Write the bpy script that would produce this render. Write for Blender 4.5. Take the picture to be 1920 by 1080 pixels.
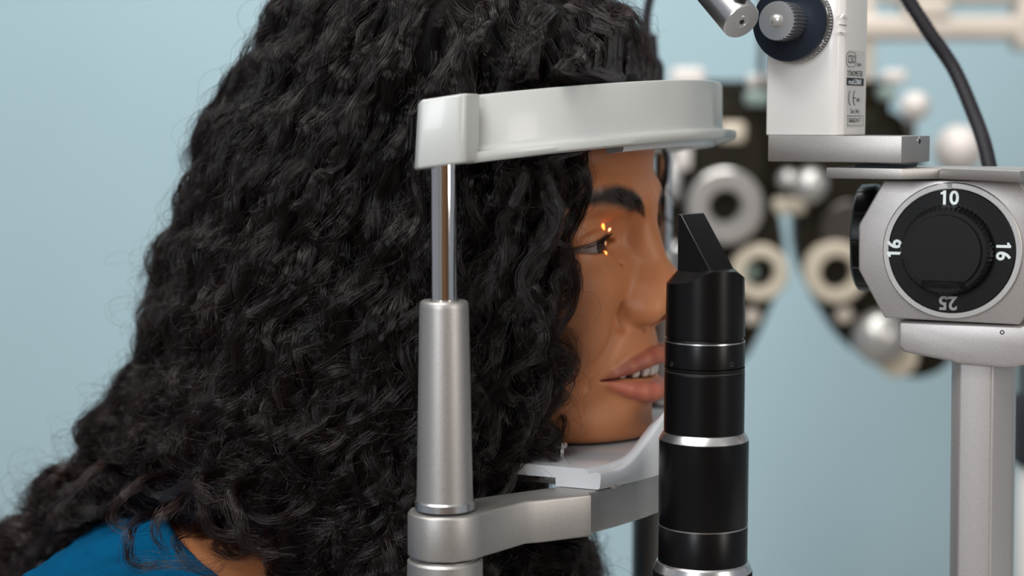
import bpy, bmesh, math, os
import numpy as np
from mathutils import Vector, Matrix

for o in list(bpy.data.objects):
    bpy.data.objects.remove(o)
SC = bpy.context.scene
COL = SC.collection

# ------------------------------------------------------------------ camera
FPX = 3300.0                       # focal length in pixels of a 1920 px wide frame
PITCH = math.atan(315 / FPX)       # horizon at image row 225
ZC = 1.25                          # eye height of the camera
cam_d = bpy.data.cameras.new('camera')
cam = bpy.data.objects.new('camera', cam_d)
COL.objects.link(cam)
cam.location = (0, 0, ZC)
cam.rotation_euler = (math.pi / 2 - PITCH, 0, 0)
cam_d.sensor_width = 36
cam_d.lens = 36 * FPX / 1920
cam_d.clip_start = 0.05
cam_d.dof.use_dof = True
cam_d.dof.focus_distance = 0.765
cam_d.dof.aperture_fstop = 5.4
SC.camera = cam

# ------------------------------------------------------------------ world and lights
SC.view_settings.view_transform = 'Standard'
SC.view_settings.look = 'None'
SC.view_settings.exposure = 0.0
SC.view_settings.gamma = 1.0
SC.view_settings.use_curve_mapping = False
SC.cycles.use_denoising = True
SC.cycles.sample_clamp_indirect = 6.0
SC.cycles.max_bounces = 8
SC.cycles.transparent_max_bounces = 8
W = bpy.data.worlds.new('world')
SC.world = W
W.use_nodes = True
W.node_tree.nodes['Background'].inputs[0].default_value = (0.80, 0.88, 1.0, 1)
W.node_tree.nodes['Background'].inputs[1].default_value = 0.30


def area(name, loc, target, sx, sy, power, col):
    d = bpy.data.lights.new(name, 'AREA')
    d.shape = 'RECTANGLE'
    d.size, d.size_y, d.energy, d.color = sx, sy, power, col
    o = bpy.data.objects.new(name, d)
    COL.objects.link(o)
    o.location = loc
    o.rotation_euler = (Vector(target) - Vector(loc)).to_track_quat('-Z', 'Y').to_euler()
    return o


area('ceiling_panel_light', (-0.5, 0.3, 2.62), (-0.2, 0.75, 1.2), 1.3, 0.8, 34, (1.0, 0.97, 0.93))
area('ceiling_panel_light', (0.0, 1.75, 2.62), (-0.2, 2.6, 1.2), 1.4, 0.6, 31, (1.0, 0.98, 0.95))
area('window_light', (-1.2, -1.6, 1.9), (0.1, 0.8, 1.15), 0.5, 1.0, 33, (0.92, 0.96, 1.0))
area('right_softbox', (1.6, -0.6, 1.7), (0.1, 0.85, 1.15), 0.5, 1.2, 17, (1.0, 0.93, 0.85))  # unseen warm softbox added at the right for reflections in the metal


# ------------------------------------------------------------------ frames and pixel rays
class Frame:
    """f: towards the patient's front, s: towards the camera side, z: up (0 = eye level of the camera)."""
    def __init__(self, origin, deg):
        a = math.radians(deg)
        self.o = np.array(origin, float)
        self.f = np.array([math.cos(a), -math.sin(a), 0.0])
        self.s = np.array([-math.sin(a), -math.cos(a), 0.0])

    def w(self, f, s, z):
        return self.o + self.f * f + self.s * s + np.array([0, 0, z])

    def arr(self, P):
        P = np.asarray(P, float)
        return self.o[None] + P[:, :1] * self.f[None] + P[:, 1:2] * self.s[None] + P[:, 2:3] * np.array([[0, 0, 1.0]])

    def loc(self, px, py, s):
        d = ray(px, py)
        c = np.array([0, 0, ZC])
        t = (s - (c - self.o) @ self.s) / (d @ self.s)
        P = c + d * t - self.o
        return float(P @ self.f), float(P[2])


def ray(px, py):
    v = (540 - py) / FPX
    return np.array([(px - 960) / FPX, math.cos(PITCH) + math.sin(PITCH) * v, -math.sin(PITCH) + math.cos(PITCH) * v])


def at(px, py, Y):
    d = ray(px, py)
    return np.array([0, 0, ZC]) + d * (Y / d[1])


HF = Frame((0.0300, 0.85, ZC), 22.7)     # the headrest
HD = Frame((0.0254, 0.85, ZC), 20.7)     # the patient's head


# ------------------------------------------------------------------ object helpers
def link(name, data, parent=None):
    o = bpy.data.objects.new(name, data)
    COL.objects.link(o)
    if parent is not None:
        o.parent = parent
    return o


def thing(name, label, cat, loc=(0, 0, 0), group=None):
    o = link(name, None)
    o.location = loc
    o.empty_display_size = 0.02
    o['label'] = label
    o['category'] = cat
    if group:
        o['group'] = group
    return o


def root_loc(o):
    v = Vector((0, 0, 0))
    while o is not None:
        v = v + Vector(o.location)
        o = o.parent
    return np.array(v)


def from_bm(name, bm, mat, parent=None, smooth=35, recalc=True):
    if recalc:
        bmesh.ops.recalc_face_normals(bm, faces=bm.faces)
    me = bpy.data.meshes.new(name)
    bm.to_mesh(me)
    bm.free()
    return finish(name, me, mat, parent, smooth)


def finish(name, me, mat, parent, smooth):
    if parent is not None:
        r = root_loc(parent)
        n = len(me.vertices)
        a = np.empty(n * 3, np.float32)
        me.vertices.foreach_get('co', a)
        a = a.reshape(-1, 3) - r[None].astype(np.float32)
        me.vertices.foreach_set('co', a.ravel())
    for p in (mat if isinstance(mat, (list, tuple)) else [mat]):
        me.materials.append(p)
    if smooth:
        me.polygons.foreach_set('use_smooth', [True] * len(me.polygons))
        if smooth < 180:
            me.set_sharp_from_angle(angle=math.radians(smooth))
    me.update()
    return link(name, me, parent)


def from_arrays(name, V, Fc, mat, parent=None, smooth=180):
    me = bpy.data.meshes.new(name)
    V = np.asarray(V, np.float32)
    Fc = np.asarray(Fc, np.int32)
    me.vertices.add(len(V))
    me.vertices.foreach_set('co', V.ravel())
    k = Fc.shape[1]
    me.loops.add(Fc.size)
    me.loops.foreach_set('vertex_index', Fc.ravel())
    me.polygons.add(len(Fc))
    me.polygons.foreach_set('loop_start', np.arange(len(Fc), dtype=np.int32) * k)
    me.update(calc_edges=True)
    me.validate()
    return finish(name, me, mat, parent, smooth)


def add_box(bm, fr, f0, f1, s0, s1, z0, z1, bev=0.001, seg=2, vfun=None):
    b = bmesh.new()
    bmesh.ops.create_cube(b, size=1)
    for v in b.verts:
        v.co = Vector(((f0 + f1) / 2 + v.co.x * (f1 - f0), (s0 + s1) / 2 + v.co.y * (s1 - s0), (z0 + z1) / 2 + v.co.z * (z1 - z0)))
    if bev:
        bmesh.ops.bevel(b, geom=list(b.edges), offset=bev, segments=seg, affect='EDGES', profile=0.5)
    merge(bm, b, fr, vfun)


def merge(bm, b, fr=None, vfun=None):
    m = {}
    for v in b.verts:
        c = v.co
        if vfun:
            c = Vector(vfun(c))
        m[v] = bm.verts.new(fr.w(c.x, c.y, c.z) if fr else c)
    for f in b.faces:
        bm.faces.new([m[v] for v in f.verts]).material_index = f.material_index
    b.free()


def add_prism(bm, fr, poly, axis, a0, a1, bev=0.0, seg=2, bmat=-1):
    """poly: 2-D outline in the two other axes (order f,s,z without `axis`), pushed from a0 to a1."""
    b = bmesh.new()

    def mk(p, a):
        q = list(p)
        q.insert('fsz'.index(axis), a)
        return b.verts.new(q)
    lo = [mk(p, a0) for p in poly]
    hi = [mk(p, a1) for p in poly]
    b.faces.new(lo)
    b.faces.new(hi[::-1])
    n = len(poly)
    for i in range(n):
        b.faces.new([lo[i], hi[i], hi[(i + 1) % n], lo[(i + 1) % n]])
    if bev:
        bmesh.ops.recalc_face_normals(b, faces=b.faces)
        ed = [e for e in b.edges if e.calc_face_angle(0) > 0.35]
        bmesh.ops.bevel(b, geom=ed, offset=bev, segments=seg, affect='EDGES', profile=0.5, material=bmat)
    merge(bm, b, fr)


def basis(d):
    d = np.asarray(d, float)
    d = d / np.linalg.norm(d)
    h = np.array([0, 0, 1.0]) if abs(d[2]) < 0.9 else np.array([1.0, 0, 0])
    u = np.cross(d, h)
    u /= np.linalg.norm(u)
    return d, u, np.cross(u, d)


def add_lathe(bm, o, d, prof, n=64, mod=None):
    """prof: (distance along d, radius) pairs, closed at both ends when the radius is 0."""
    o = np.asarray(o, float)
    d, u, v = basis(d)
    rings = []
    for i, (t, r) in enumerate(prof):
        if r < 1e-7:
            rings.append([bm.verts.new(o + d * t)])
            continue
        ring = []
        for k in range(n):
            a = 2 * math.pi * k / n
            rr = r * (mod(i, a) if mod else 1)
            ring.append(bm.verts.new(o + d * t + (u * math.cos(a) + v * math.sin(a)) * rr))
        rings.append(ring)
    for a, b in zip(rings, rings[1:]):
        if len(a) == 1 and len(b) == 1:
            continue
        for k in range(n):
            k2 = (k + 1) % n
            if len(a) == 1:
                bm.faces.new([a[0], b[k], b[k2]])
            elif len(b) == 1:
                bm.faces.new([a[k], a[k2], b[0]])
            else:
                bm.faces.new([a[k], a[k2], b[k2], b[k]])


def spline(P, n):
    P = np.asarray(P, float)
    Q = np.vstack([2 * P[0] - P[1], P, 2 * P[-1] - P[-2]])
    out = []
    m = len(P) - 1
    for t in np.linspace(0, m, n):
        i = min(int(t), m - 1)
        u = t - i
        a, b, c, d = Q[i], Q[i + 1], Q[i + 2], Q[i + 3]
        out.append(0.5 * ((2 * b) + (c - a) * u + (2 * a - 5 * b + 4 * c - d) * u * u + (3 * b - a - 3 * c + d) * u ** 3))
    return np.array(out)


def add_tube(bm, pts, r, n=16, ripple=0.0, period=4):
    pts = np.asarray(pts, float)
    T = np.gradient(pts, axis=0)
    rings = []
    u = None
    for i, p in enumerate(pts):
        d, a, b = basis(T[i])
        if u is None:
            u = a
        u = u - d * (u @ d)
        u /= np.linalg.norm(u)
        v = np.cross(d, u)
        rr = (r[i] if hasattr(r, '__len__') else r) * (1 - (ripple if i % period == 0 else 0))
        rings.append([bm.verts.new(p + (u * math.cos(2 * math.pi * k / n) + v * math.sin(2 * math.pi * k / n)) * rr) for k in range(n)])
    for a, b in zip(rings, rings[1:]):
        for k in range(n):
            bm.faces.new([a[k], a[(k + 1) % n], b[(k + 1) % n], b[k]])
    bm.faces.new(rings[0])
    bm.faces.new(rings[-1][::-1])


# ------------------------------------------------------------------ materials
def srgb(r, g, b):
    return tuple(((c / 255) / 12.92 if c / 255 <= 0.04045 else ((c / 255 + 0.055) / 1.055) ** 2.4) for c in (r, g, b)) + (1,)


def mat(name, col, rough=0.5, metal=0.0, grain=0.0, gscale=2500, bump=0.0, bscale=600, coat=0.0, sss=0.0, spec=0.5, emit=None, var=0.0, vscale=30, sheen=0.0, aniso=0.0):
    m = bpy.data.materials.new(name)
    m.use_nodes = True
    nt = m.node_tree
    P = nt.nodes['Principled BSDF']
    P.inputs['Base Color'].default_value = col
    P.inputs['Roughness'].default_value = rough
    P.inputs['Metallic'].default_value = metal
    P.inputs['Specular IOR Level'].default_value = spec
    P.inputs['Coat Weight'].default_value = coat
    P.inputs['Coat Roughness'].default_value = 0.08
    P.inputs['Sheen Weight'].default_value = sheen
    if sss:
        P.inputs['Subsurface Weight'].default_value = sss
        P.inputs['Subsurface Radius'].default_value = (1.0, 0.35, 0.2)
        P.inputs['Subsurface Scale'].default_value = 0.004
    if emit:
        P.inputs['Emission Color'].default_value = emit[0]
        P.inputs['Emission Strength'].default_value = emit[1]
    tc = nt.nodes.new('ShaderNodeTexCoord')
    cur = None
    for amt, sc in ((var, vscale), (grain, gscale)):
        if amt:
            n = nt.nodes.new('ShaderNodeTexNoise')
            n.inputs['Scale'].default_value = sc
            n.inputs['Detail'].default_value = 2
            nt.links.new(tc.outputs['Object'], n.inputs['Vector'])
            mr = nt.nodes.new('ShaderNodeMapRange')
            mr.inputs[1].default_value = 0.3
            mr.inputs[2].default_value = 0.7
            mr.inputs[3].default_value = 1 - amt
            mr.inputs[4].default_value = 1 + amt
            nt.links.new(n.outputs['Fac'], mr.inputs[0])
            mx = nt.nodes.new('ShaderNodeVectorMath')
            mx.operation = 'SCALE'
            if cur is None:
                mx.inputs[0].default_value = col[:3]
            else:
                nt.links.new(cur, mx.inputs[0])
            nt.links.new(mr.outputs[0], mx.inputs['Scale'])
            cur = mx.outputs[0]
    if cur is not None:
        nt.links.new(cur, P.inputs['Base Color'])
    if bump:
        n = nt.nodes.new('ShaderNodeTexNoise')
        n.inputs['Scale'].default_value = bscale
        n.inputs['Detail'].default_value = 3
        nt.links.new(tc.outputs['Object'], n.inputs['Vector'])
        b = nt.nodes.new('ShaderNodeBump')
        b.inputs['Strength'].default_value = bump
        b.inputs['Distance'].default_value = 0.0005
        nt.links.new(n.outputs['Fac'], b.inputs['Height'])
        nt.links.new(b.outputs[0], P.inputs['Normal'])
    return m


M = {}
M['wall'] = mat('painted_wall', srgb(169, 196, 206), 0.8, var=0.015, vscale=3)
M['wall_white'] = mat('white_wall', (0.7, 0.7, 0.68, 1), 0.85, var=0.02, vscale=3)
M['floor'] = mat('floor_vinyl', (0.32, 0.29, 0.26, 1), 0.5, var=0.1, vscale=8)
M['ceiling'] = mat('ceiling_white', (0.8, 0.8, 0.78, 1), 0.9, var=0.02)
M['wood'] = mat('panel_wood', (0.34, 0.17, 0.08, 1), 0.4, var=0.3, vscale=6)
M['satin'] = mat('satin_aluminium', (0.40, 0.385, 0.375, 1), 0.47, 0.85, grain=0.16, gscale=3200, bump=0.05, bscale=4000)
M['paint_silver'] = mat('silver_paint', (0.45, 0.425, 0.42, 1), 0.42, 0.65, grain=0.13, gscale=2600, bump=0.06, bscale=3500)
M['bright'] = mat('bright_aluminium', (0.60, 0.60, 0.61, 1), 0.27, 0.95, grain=0.05, gscale=3000)
M['chrome'] = mat('polished_chrome', (0.78, 0.76, 0.74, 1), 0.07, 1.0, var=0.02)
M['white'] = mat('white_enamel', (0.47, 0.485, 0.475, 1), 0.34, coat=0.12, var=0.015, vscale=20)
M['cup'] = mat('white_moulded_plastic', (0.55, 0.57, 0.60, 1), 0.3, coat=0.3, var=0.015, vscale=20)
M['body_white'] = mat('cream_white_paint', (0.72, 0.70, 0.685, 1), 0.32, coat=0.2, var=0.01, bump=0.05, bscale=2500)
M['black'] = mat('black_anodised', (0.003, 0.003, 0.0033, 1), 0.3, grain=0.2, gscale=900, spec=0.22)
M['black_rough'] = mat('black_coarse', (0.006, 0.005, 0.005, 1), 0.6, grain=0.6, gscale=2500, bump=0.8, bscale=2500, spec=0.12)
M['black_soft'] = mat('black_plastic', (0.0045, 0.0045, 0.005, 1), 0.42, grain=0.15, gscale=1500, bump=0.03, bscale=3000, spec=0.16)
M['navy'] = mat('navy_anodised', (0.005, 0.009, 0.018, 1), 0.38, grain=0.15, gscale=2000, spec=0.25)
M['scale'] = mat('dark_scale_metal', (0.07, 0.062, 0.058, 1), 0.35, 0.5, grain=0.1)
M['cable'] = mat('cable_rubber', (0.014, 0.013, 0.017, 1), 0.55, grain=0.2, gscale=600, spec=0.3)
M['ink_white'] = mat('white_print', (0.75, 0.82, 0.84, 1), 0.5, var=0.01)
M['ink_grey'] = mat('grey_print', (0.35, 0.36, 0.37, 1), 0.5, var=0.01)
M['ink_black'] = mat('black_print', (0.02, 0.02, 0.022, 1), 0.5, var=0.01)
M['sticker'] = mat('label_film', (0.55, 0.55, 0.54, 1), 0.35, var=0.01)
M['slot'] = mat('dark_recess', (0.01, 0.01, 0.01, 1), 0.6, var=0.01)
M['olive'] = mat('phoropter_black', (0.012, 0.009, 0.004, 1), 0.5, var=0.3, vscale=20, spec=0.15)
M['phor_silver'] = mat('phoropter_silver', (0.5, 0.49, 0.48, 1), 0.3, 0.6, var=0.1)
M['cream'] = mat('phoropter_cream', (0.62, 0.55, 0.44, 1), 0.45, var=0.04)
M['cream_white'] = mat('phoropter_knob_white', (0.68, 0.63, 0.60, 1), 0.4, var=0.03)
M['beige'] = mat('beige_arm_enamel', (0.62, 0.55, 0.48, 1), 0.4, var=0.03)
M['lens'] = mat('dark_lens', (0.012, 0.012, 0.010, 1), 0.08, var=0.05)
M['glassy'] = mat('pale_lens', (0.25, 0.32, 0.30, 1), 0.1, var=0.05)
M['table'] = mat('table_laminate', (0.45, 0.45, 0.44, 1), 0.4, var=0.02)


def struct(name, bm, m):
    o = from_bm(name, bm, m, None, 30)
    o['kind'] = 'structure'
    return o


WF = Frame((0, 0, 0), 0)
for nm, b, m in (('wall_back', (-3, 3.5, -3.1, -3.0, 0, 2.7), 'wall'), ('floor', (-3, 3.5, -3.0, 2.2, -0.1, 0), 'floor'),
                 ('ceiling', (-3, 3.5, -3.0, 2.2, 2.7, 2.8), 'ceiling'), ('wall_front', (-3, 3.5, 2.2, 2.3, 0, 2.7), 'wall_white')):
    bm = bmesh.new()
    add_box(bm, WF, b[0], b[1], b[2], b[3], b[4], b[5], 0)
    struct(nm, bm, M[m])
bm = bmesh.new()
add_box(bm, WF, -0.9, 2.6, 2.16, 2.2, 0, 2.1, 0.004)
struct('reflected_wood_panel_1', bm, M['wood'])  # unseen wood panel added behind the camera to reflect brown in the chrome
# ------------------------------------------------------------------ instrument table (carries the columns)
TT = 0.86
t = thing('instrument_table', 'pale grey laminate instrument table carrying the slit lamp, below the picture edge', 'table', (0.1, 0.85, 0))
bm = bmesh.new()
add_prism(bm, WF, [(-.06, -.6), (.75, -.6), (.75, -1.12), (.02, -1.12), (.02, -.80), (-.06, -.80)], 'z', TT - .03, TT, .003, 2)
from_bm('table_top', bm, M['table'], t)
bm = bmesh.new()
add_box(bm, WF, 0.2, 0.3, -0.9, -0.8, 0.04, TT - 0.03, 0.004)
from_bm('pedestal', bm, M['paint_silver'], t)
bm = bmesh.new()
add_box(bm, WF, -0.1, 0.6, -1.1, -0.62, 0, 0.04, 0.01)
from_bm('foot', bm, M['paint_silver'], t)

# ------------------------------------------------------------------ headrest frame
SN = 0.145
Z0 = ZC
tilt = 0.0096 / 0.068
rest = thing('headrest', 'silver and white slit lamp headrest with chrome rod, forehead band and chin rest', 'headrest', tuple(HF.w(0, 0, TT - ZC)))


def zl(py, px=834, s=SN):
    return HF.loc(px, py, s)[1]


for sg in (1, -1):
    x0 = HF.w(-0.002, SN * sg, 0)

    def Lz(z):
        return np.array([x0[0], x0[1], Z0 + z])
    up = (0, 0, 1)
    # chrome rod
    bm = bmesh.new()
    add_lathe(bm, Lz(0), up, [(zl(575), 0), (zl(575), .0054), (zl(250), .0054), (zl(250), 0)], 48)
    from_bm('chrome_rod', bm, M['chrome'], rest)
    # cone sleeve
    zt, zb = zl(563), zl(944)
    bm = bmesh.new()
    add_lathe(bm, Lz(0), up, [(zb, 0), (zb, .0117), (zt - .003, .0101), (zt - .001, .0099), (zt - .0003, .0094), (zt, .0088), (zt, .0062), (zt - .003, .006), (zt - .003, 0)], 96)
    from_bm('cone_sleeve', bm, M['satin'], rest)
    # collar
    zc1, zc0 = zl(936), zl(952)
    bm = bmesh.new()
    add_lathe(bm, Lz(0), up, [(zc0, 0), (zc0, .0124), (zc1 - .0006, .0124), (zc1, .0119), (zc1, 0)], 96)
    from_bm('collar', bm, M['bright'], rest)
    # lower tube
    zq = zl(1046)
    bm = bmesh.new()
    add_lathe(bm, Lz(0), up, [(TT - Z0, 0), (TT - Z0, .0157), (zq - .001, .0157), (zq, .0148), (zq, .0135), (zq + .0005, .0135), (zq + .0005, 0)], 96)
    from_bm('lower_tube', bm, M['satin'], rest)

# forehead band: a profile swept along the band's plan path


def band_path(n=72):
    pts = []
    for a in np.linspace(0, 1, n):
        s = 0.134 - 0.268 * a
        q = abs(s) / 0.134
        f = 0.0035 + 0.0625 * (1 - q ** 2.0) ** 0.80
        pts.append((f, s))
    return np.array(pts)


def tiltz(f, z):
    return z + tilt * (f - 0.0)


def sweep(bm, path, prof, prof_fun=None):
    T = np.gradient(path, axis=0)
    T /= np.linalg.norm(T, axis=1)[:, None]
    rings = []
    for i, (p, tt) in enumerate(zip(path, T)):
        nrm = np.array([-tt[1], tt[0]])
        if nrm @ np.array([1.0, 0.0]) < 0:
            nrm = -nrm
        pr = prof_fun(i / (len(path) - 1), prof) if prof_fun else prof
        rings.append([bm.verts.new(HF.w(p[0] + nrm[0] * o, p[1] + nrm[1] * o, tiltz(p[0] + nrm[0] * o, z))) for o, z in pr])
    k = len(prof)
    for a, b in zip(rings, rings[1:]):
        for j in range(k):
            bm.faces.new([a[j], a[(j + 1) % k], b[(j + 1) % k], b[j]])
    bm.faces.new(rings[0])
    bm.faces.new(rings[-1][::-1])


zT, zB = 0.0093, -0.0185
band = bmesh.new()
prof = [(-.004, zB + .0008), (-.0032, zB), (.0062, zB), (.0070, zB + .0007), (.0072, zB + .0030), (.0066, zB + .0040), (.0022, zB + .0048), (.0010, zB + .0056), (.0004, zB + .0075),
        (.0000, zT - .0010), (-.0006, zT - .0002), (-.0014, zT), (-.0034, zT), (-.004, zT - .0008)]


def pf(u, pr):
    e = min(u, 1 - u)
    k = 0.85 + 0.15 * min(1, e / 0.10)
    return [(o * k if o > 0.002 else o, z) for o, z in pr]


sweep(band, band_path(), prof, pf)
from_bm('forehead_band', band, M['white'], rest, 40)
for sg in (1, -1):
    bm = bmesh.new()
    # chamfered end block around the rod
    pl = [(-.0145, .1345), (-.0150, .1440), (-.0085, .1540), (.0080, .1500), (.0100, .1475), (.0100, .1345)]
    if sg < 0:
        pl = [(f, -s) for f, s in pl][::-1]
    b = bmesh.new()
    lo = [b.verts.new((f - .0008, s, tiltz(f, zB))) for f, s in pl]
    hi = [b.verts.new((f * .95, s * .995, tiltz(f, zT))) for f, s in pl]
    b.faces.new(lo)
    b.faces.new(hi[::-1])
    for i in range(len(pl)):
        j = (i + 1) % len(pl)
        b.faces.new([lo[i], lo[j], hi[j], hi[i]])
    bmesh.ops.recalc_face_normals(b, faces=b.faces)
    bmesh.ops.bevel(b, geom=list(b.edges), offset=.0011, segments=3, affect='EDGES', profile=.5)
    merge(bm, b, HF)
    from_bm('band_end_block', bm, M['white'], rest, 40)
bm = bmesh.new()
pth = band_path(60)[14:46]
c = [(-.013, zB - .0012), (-.0125, zB - .0020), (-.0035, zB - .0020), (-.003, zB - .001), (-.003, zT - .004), (-.004, zT - .003), (-.0125, zT - .003), (-.013, zT - .004)]
sweep(bm, pth, c)
from_bm('forehead_pad', bm, M['cup'], rest, 40)

# chin-rest arm: silver bar from column to column
az1, az0 = zl(957), zl(1040)


def arm_path():
    P = [(-.002, .150), (-.002, .137), (.004, .128), (.022, .112), (.0315, .101), (.0355, .093), (.0425, .078), (.052, .055), (.0575, .03), (.0600, 0)]
    Q = spline(P, 60)
    return np.vstack([Q, Q[::-1][1:] * np.array([1, -1])])


# polyline version with the two visible facets
def arm_outline():
    A = HF.loc
    outer = [(.0125, .1450), (.0110, .1385)]
    pts = []
    for px, py, s in ((1000, 960, .112), (1108, 940, .092)):
        pts.append(A(px, py, s)[:1] + (s,))
    return pts


bm = bmesh.new()
ap = arm_outline()
near = [(-.002, .1605), (.0075, .1570), (.0128, .1500), (.0140, .1440)]
o1, o2 = ap[0], ap[1]
out = near + [(o1[0] - .002, o1[1] + .0035), (o1[0] + .003, o1[1] - .001), (o2[0], o2[1]), (o2[0] - .0022, o2[1] - .003)]
mid = [(.0475, .070), (.0535, .048), (.0575, .024), (.0585, 0)]
allout = out + mid
inner = [(.0485, 0), (.046, .03), (.036, .062), (.022, .085), (.006, .108), (-.006, .128), (-.0145, .138), (-.0178, .145), (-.0150, .1535), (-.009, .159)]
half = allout
fullo = half + [(f, -s) for f, s in half[::-1][1:]]
fulli = inner + []
loop = [(f, s) for f, s in half] + [(f, -s) for f, s in half[::-1][1:]] + [(f, -s) for f, s in inner[::-1]] + [(f, s) for f, s in inner[1:]]
# build the top and bottom as strips: split into a closed ring, triangulated by bmesh
b = bmesh.new()
lo = [b.verts.new((f, s, az0)) for f, s in loop]
hi = [b.verts.new((f, s, az1)) for f, s in loop]
e = []
fl = b.faces.new(lo)
fh = b.faces.new(hi[::-1])
for i in range(len(loop)):
    j = (i + 1) % len(loop)
    b.faces.new([lo[i], lo[j], hi[j], hi[i]])
bmesh.ops.recalc_face_normals(b, faces=b.faces)
ed = [x for x in b.edges if (fl in x.link_faces or fh in x.link_faces)]
bmesh.ops.bevel(b, geom=ed, offset=.0011, segments=3, affect='EDGES', profile=.5)
bmesh.ops.triangulate(b, faces=[f for f in b.faces if len(f.verts) > 4])
merge(bm, b, HF)
from_bm('chin_rest_arm', bm, M['satin'], rest, 32)

# white chin cup: tray and raised front wall
tz = HF.loc(1060, 876, .083)[1]
b = bmesh.new()
N = 49
S = np.linspace(-.083, .083, N)


def wall_top(s):
    q = abs(s)
    u = np.clip((.074 - q) / .046, 0, 1)
    return tz - .0012 + .0225 * (u * u * (3 - 2 * u)) + 0.002 * np.clip((.03 - q) / .03, 0, 1)


def wall_f(s):
    return .0625 - (abs(s) / .083) ** 2.0 * .0195


rings = []
for s in S:
    fo = wall_f(s)
    zt = wall_top(s)
    zb = tz - .0088
    th = .0055
    k = min(1.0, (zt - tz + .0012) / .02)
    pr = [(fo, zb), (fo + .0008, zb + .001), (fo + .0012, zt - .0015), (fo + .0006, zt - .0003), (fo - .0008, zt), (fo - th + .001 - .002 * k, zt - .0010 - .004 * k), (fo - th - .004 * k, tz + (zt - tz) * .35),
          (fo - th - .007 * k - .002, tz), (-.016, tz), (-.017, tz - .0008), (-.017, tz - .0042), (-.016, tz - .005), (fo - .02, tz - .005), (fo - .02, zb)]
    rings.append([b.verts.new((f, s, z)) for f, z in pr])
k = len(rings[0])
for a, c in zip(rings, rings[1:]):
    for j in range(k):
        b.faces.new([a[j], a[(j + 1) % k], c[(j + 1) % k], c[j]])
b.faces.new(rings[0])
b.faces.new(rings[-1][::-1])
bm = bmesh.new()
merge(bm, b, HF)
from_bm('chin_cup', bm, M['cup'], rest, 50)
bm = bmesh.new()
add_box(bm, HF, -.0145, .048, -.0745, .0745, az1 - .001, tz - .0045, .001)
from_bm('cup_mount', bm, M['satin'], rest, 40)
# paper pin on the tray
for sg in (1, -1):
    pf_, pz = HF.loc(1053, 864, .060)
    c0 = HF.w(pf_, .060 * sg, 0)
    bm = bmesh.new()
    add_lathe(bm, c0 + np.array([0, 0, tz - .001]), (0, 0, 1), [(0, 0), (0, .0011), (.0045, .0011), (.0050, .0022), (.0062, .0027), (.0074, .0022), (.0079, 0)], 24)
    from_bm('paper_pin', bm, M['chrome'], rest)

# ------------------------------------------------------------------ black mirror tower
TS = .085
TF = HF.loc(1321, 700, TS)[0]
tw0 = HF.w(TF, TS, 0)
tdepth = float(np.linalg.norm(tw0[:2]))
PXM = tdepth / FPX                 # metres per pixel at the tower
tower = thing('illumination_tower', 'black cylindrical slit lamp light tower with slanted mirror head in front of the nose', 'slit lamp tower', (tw0[0], tw0[1], TT))


def tz_(py):
    return float(at(1321, py, tw0[1])[2])


def tl(name, prof, m, n=128, mod=None, par=tower):
    bm = bmesh.new()
    add_lathe(bm, (tw0[0], tw0[1], 0), (0, 0, 1), prof, n, mod)
    return from_bm(name, bm, m, par, 25)


R1, R2, R3 = 75.5 * PXM, 84.5 * PXM, 93.5 * PXM
# upper barrel, cut by the mirror head facets
zz = tz_
tl('upper_barrel', [(zz(684), 0), (zz(684), R1 * .99), (zz(640), R1 * .995), (zz(637), R1 * .985), (zz(633), R1 * .955), (zz(628), R1 * .955), (zz(628), 0)], M['black'])
b = bmesh.new()
# head body: cylinder lathe with sloping top
n = 96
zbot = zz(629)
rr0, rr1 = R1 * .985, R1 * .965
ring0, ring1, ring2 = [], [], []
d, u, v = basis((0, 0, 1))
TI = Frame((tw0[0], tw0[1], 0), 0)
for k in range(n):
    a = 2 * math.pi * k / n
    f, s = math.cos(a), math.sin(a)
    y1 = float(np.interp(f, (-1, -.55, -.05, .1, .7, 1), (531, 525, 507, 503, 505, 520)))
    ring0.append(b.verts.new((f * rr0, s * rr0, zbot)))
    ring1.append(b.verts.new((f * rr1, s * rr1, zz(y1))))
    ring2.append(b.verts.new((f * rr1 * .72, s * rr1 * .72, zz(503) if f > -.1 else zz(507))))
b.faces.new(ring0)
for A, B in ((ring0, ring1), (ring1, ring2)):
    for k in range(n):
        b.faces.new([A[k], A[(k + 1) % n], B[(k + 1) % n], B[k]])
b.faces.new(ring2[::-1])
zlim = zz(512) - .0015
for f_ in b.faces:
    if f_.calc_center_median().z > zz(512) - .0015 and f_.calc_center_median().x < .002 or len(f_.verts) > 4 and f_.calc_center_median().z > zz(520):
        f_.material_index = 1
bm = bmesh.new()
merge(bm, b, TI)
from_bm('mirror_head', bm, [M['black'], M['black_rough']], tower, 25)
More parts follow.
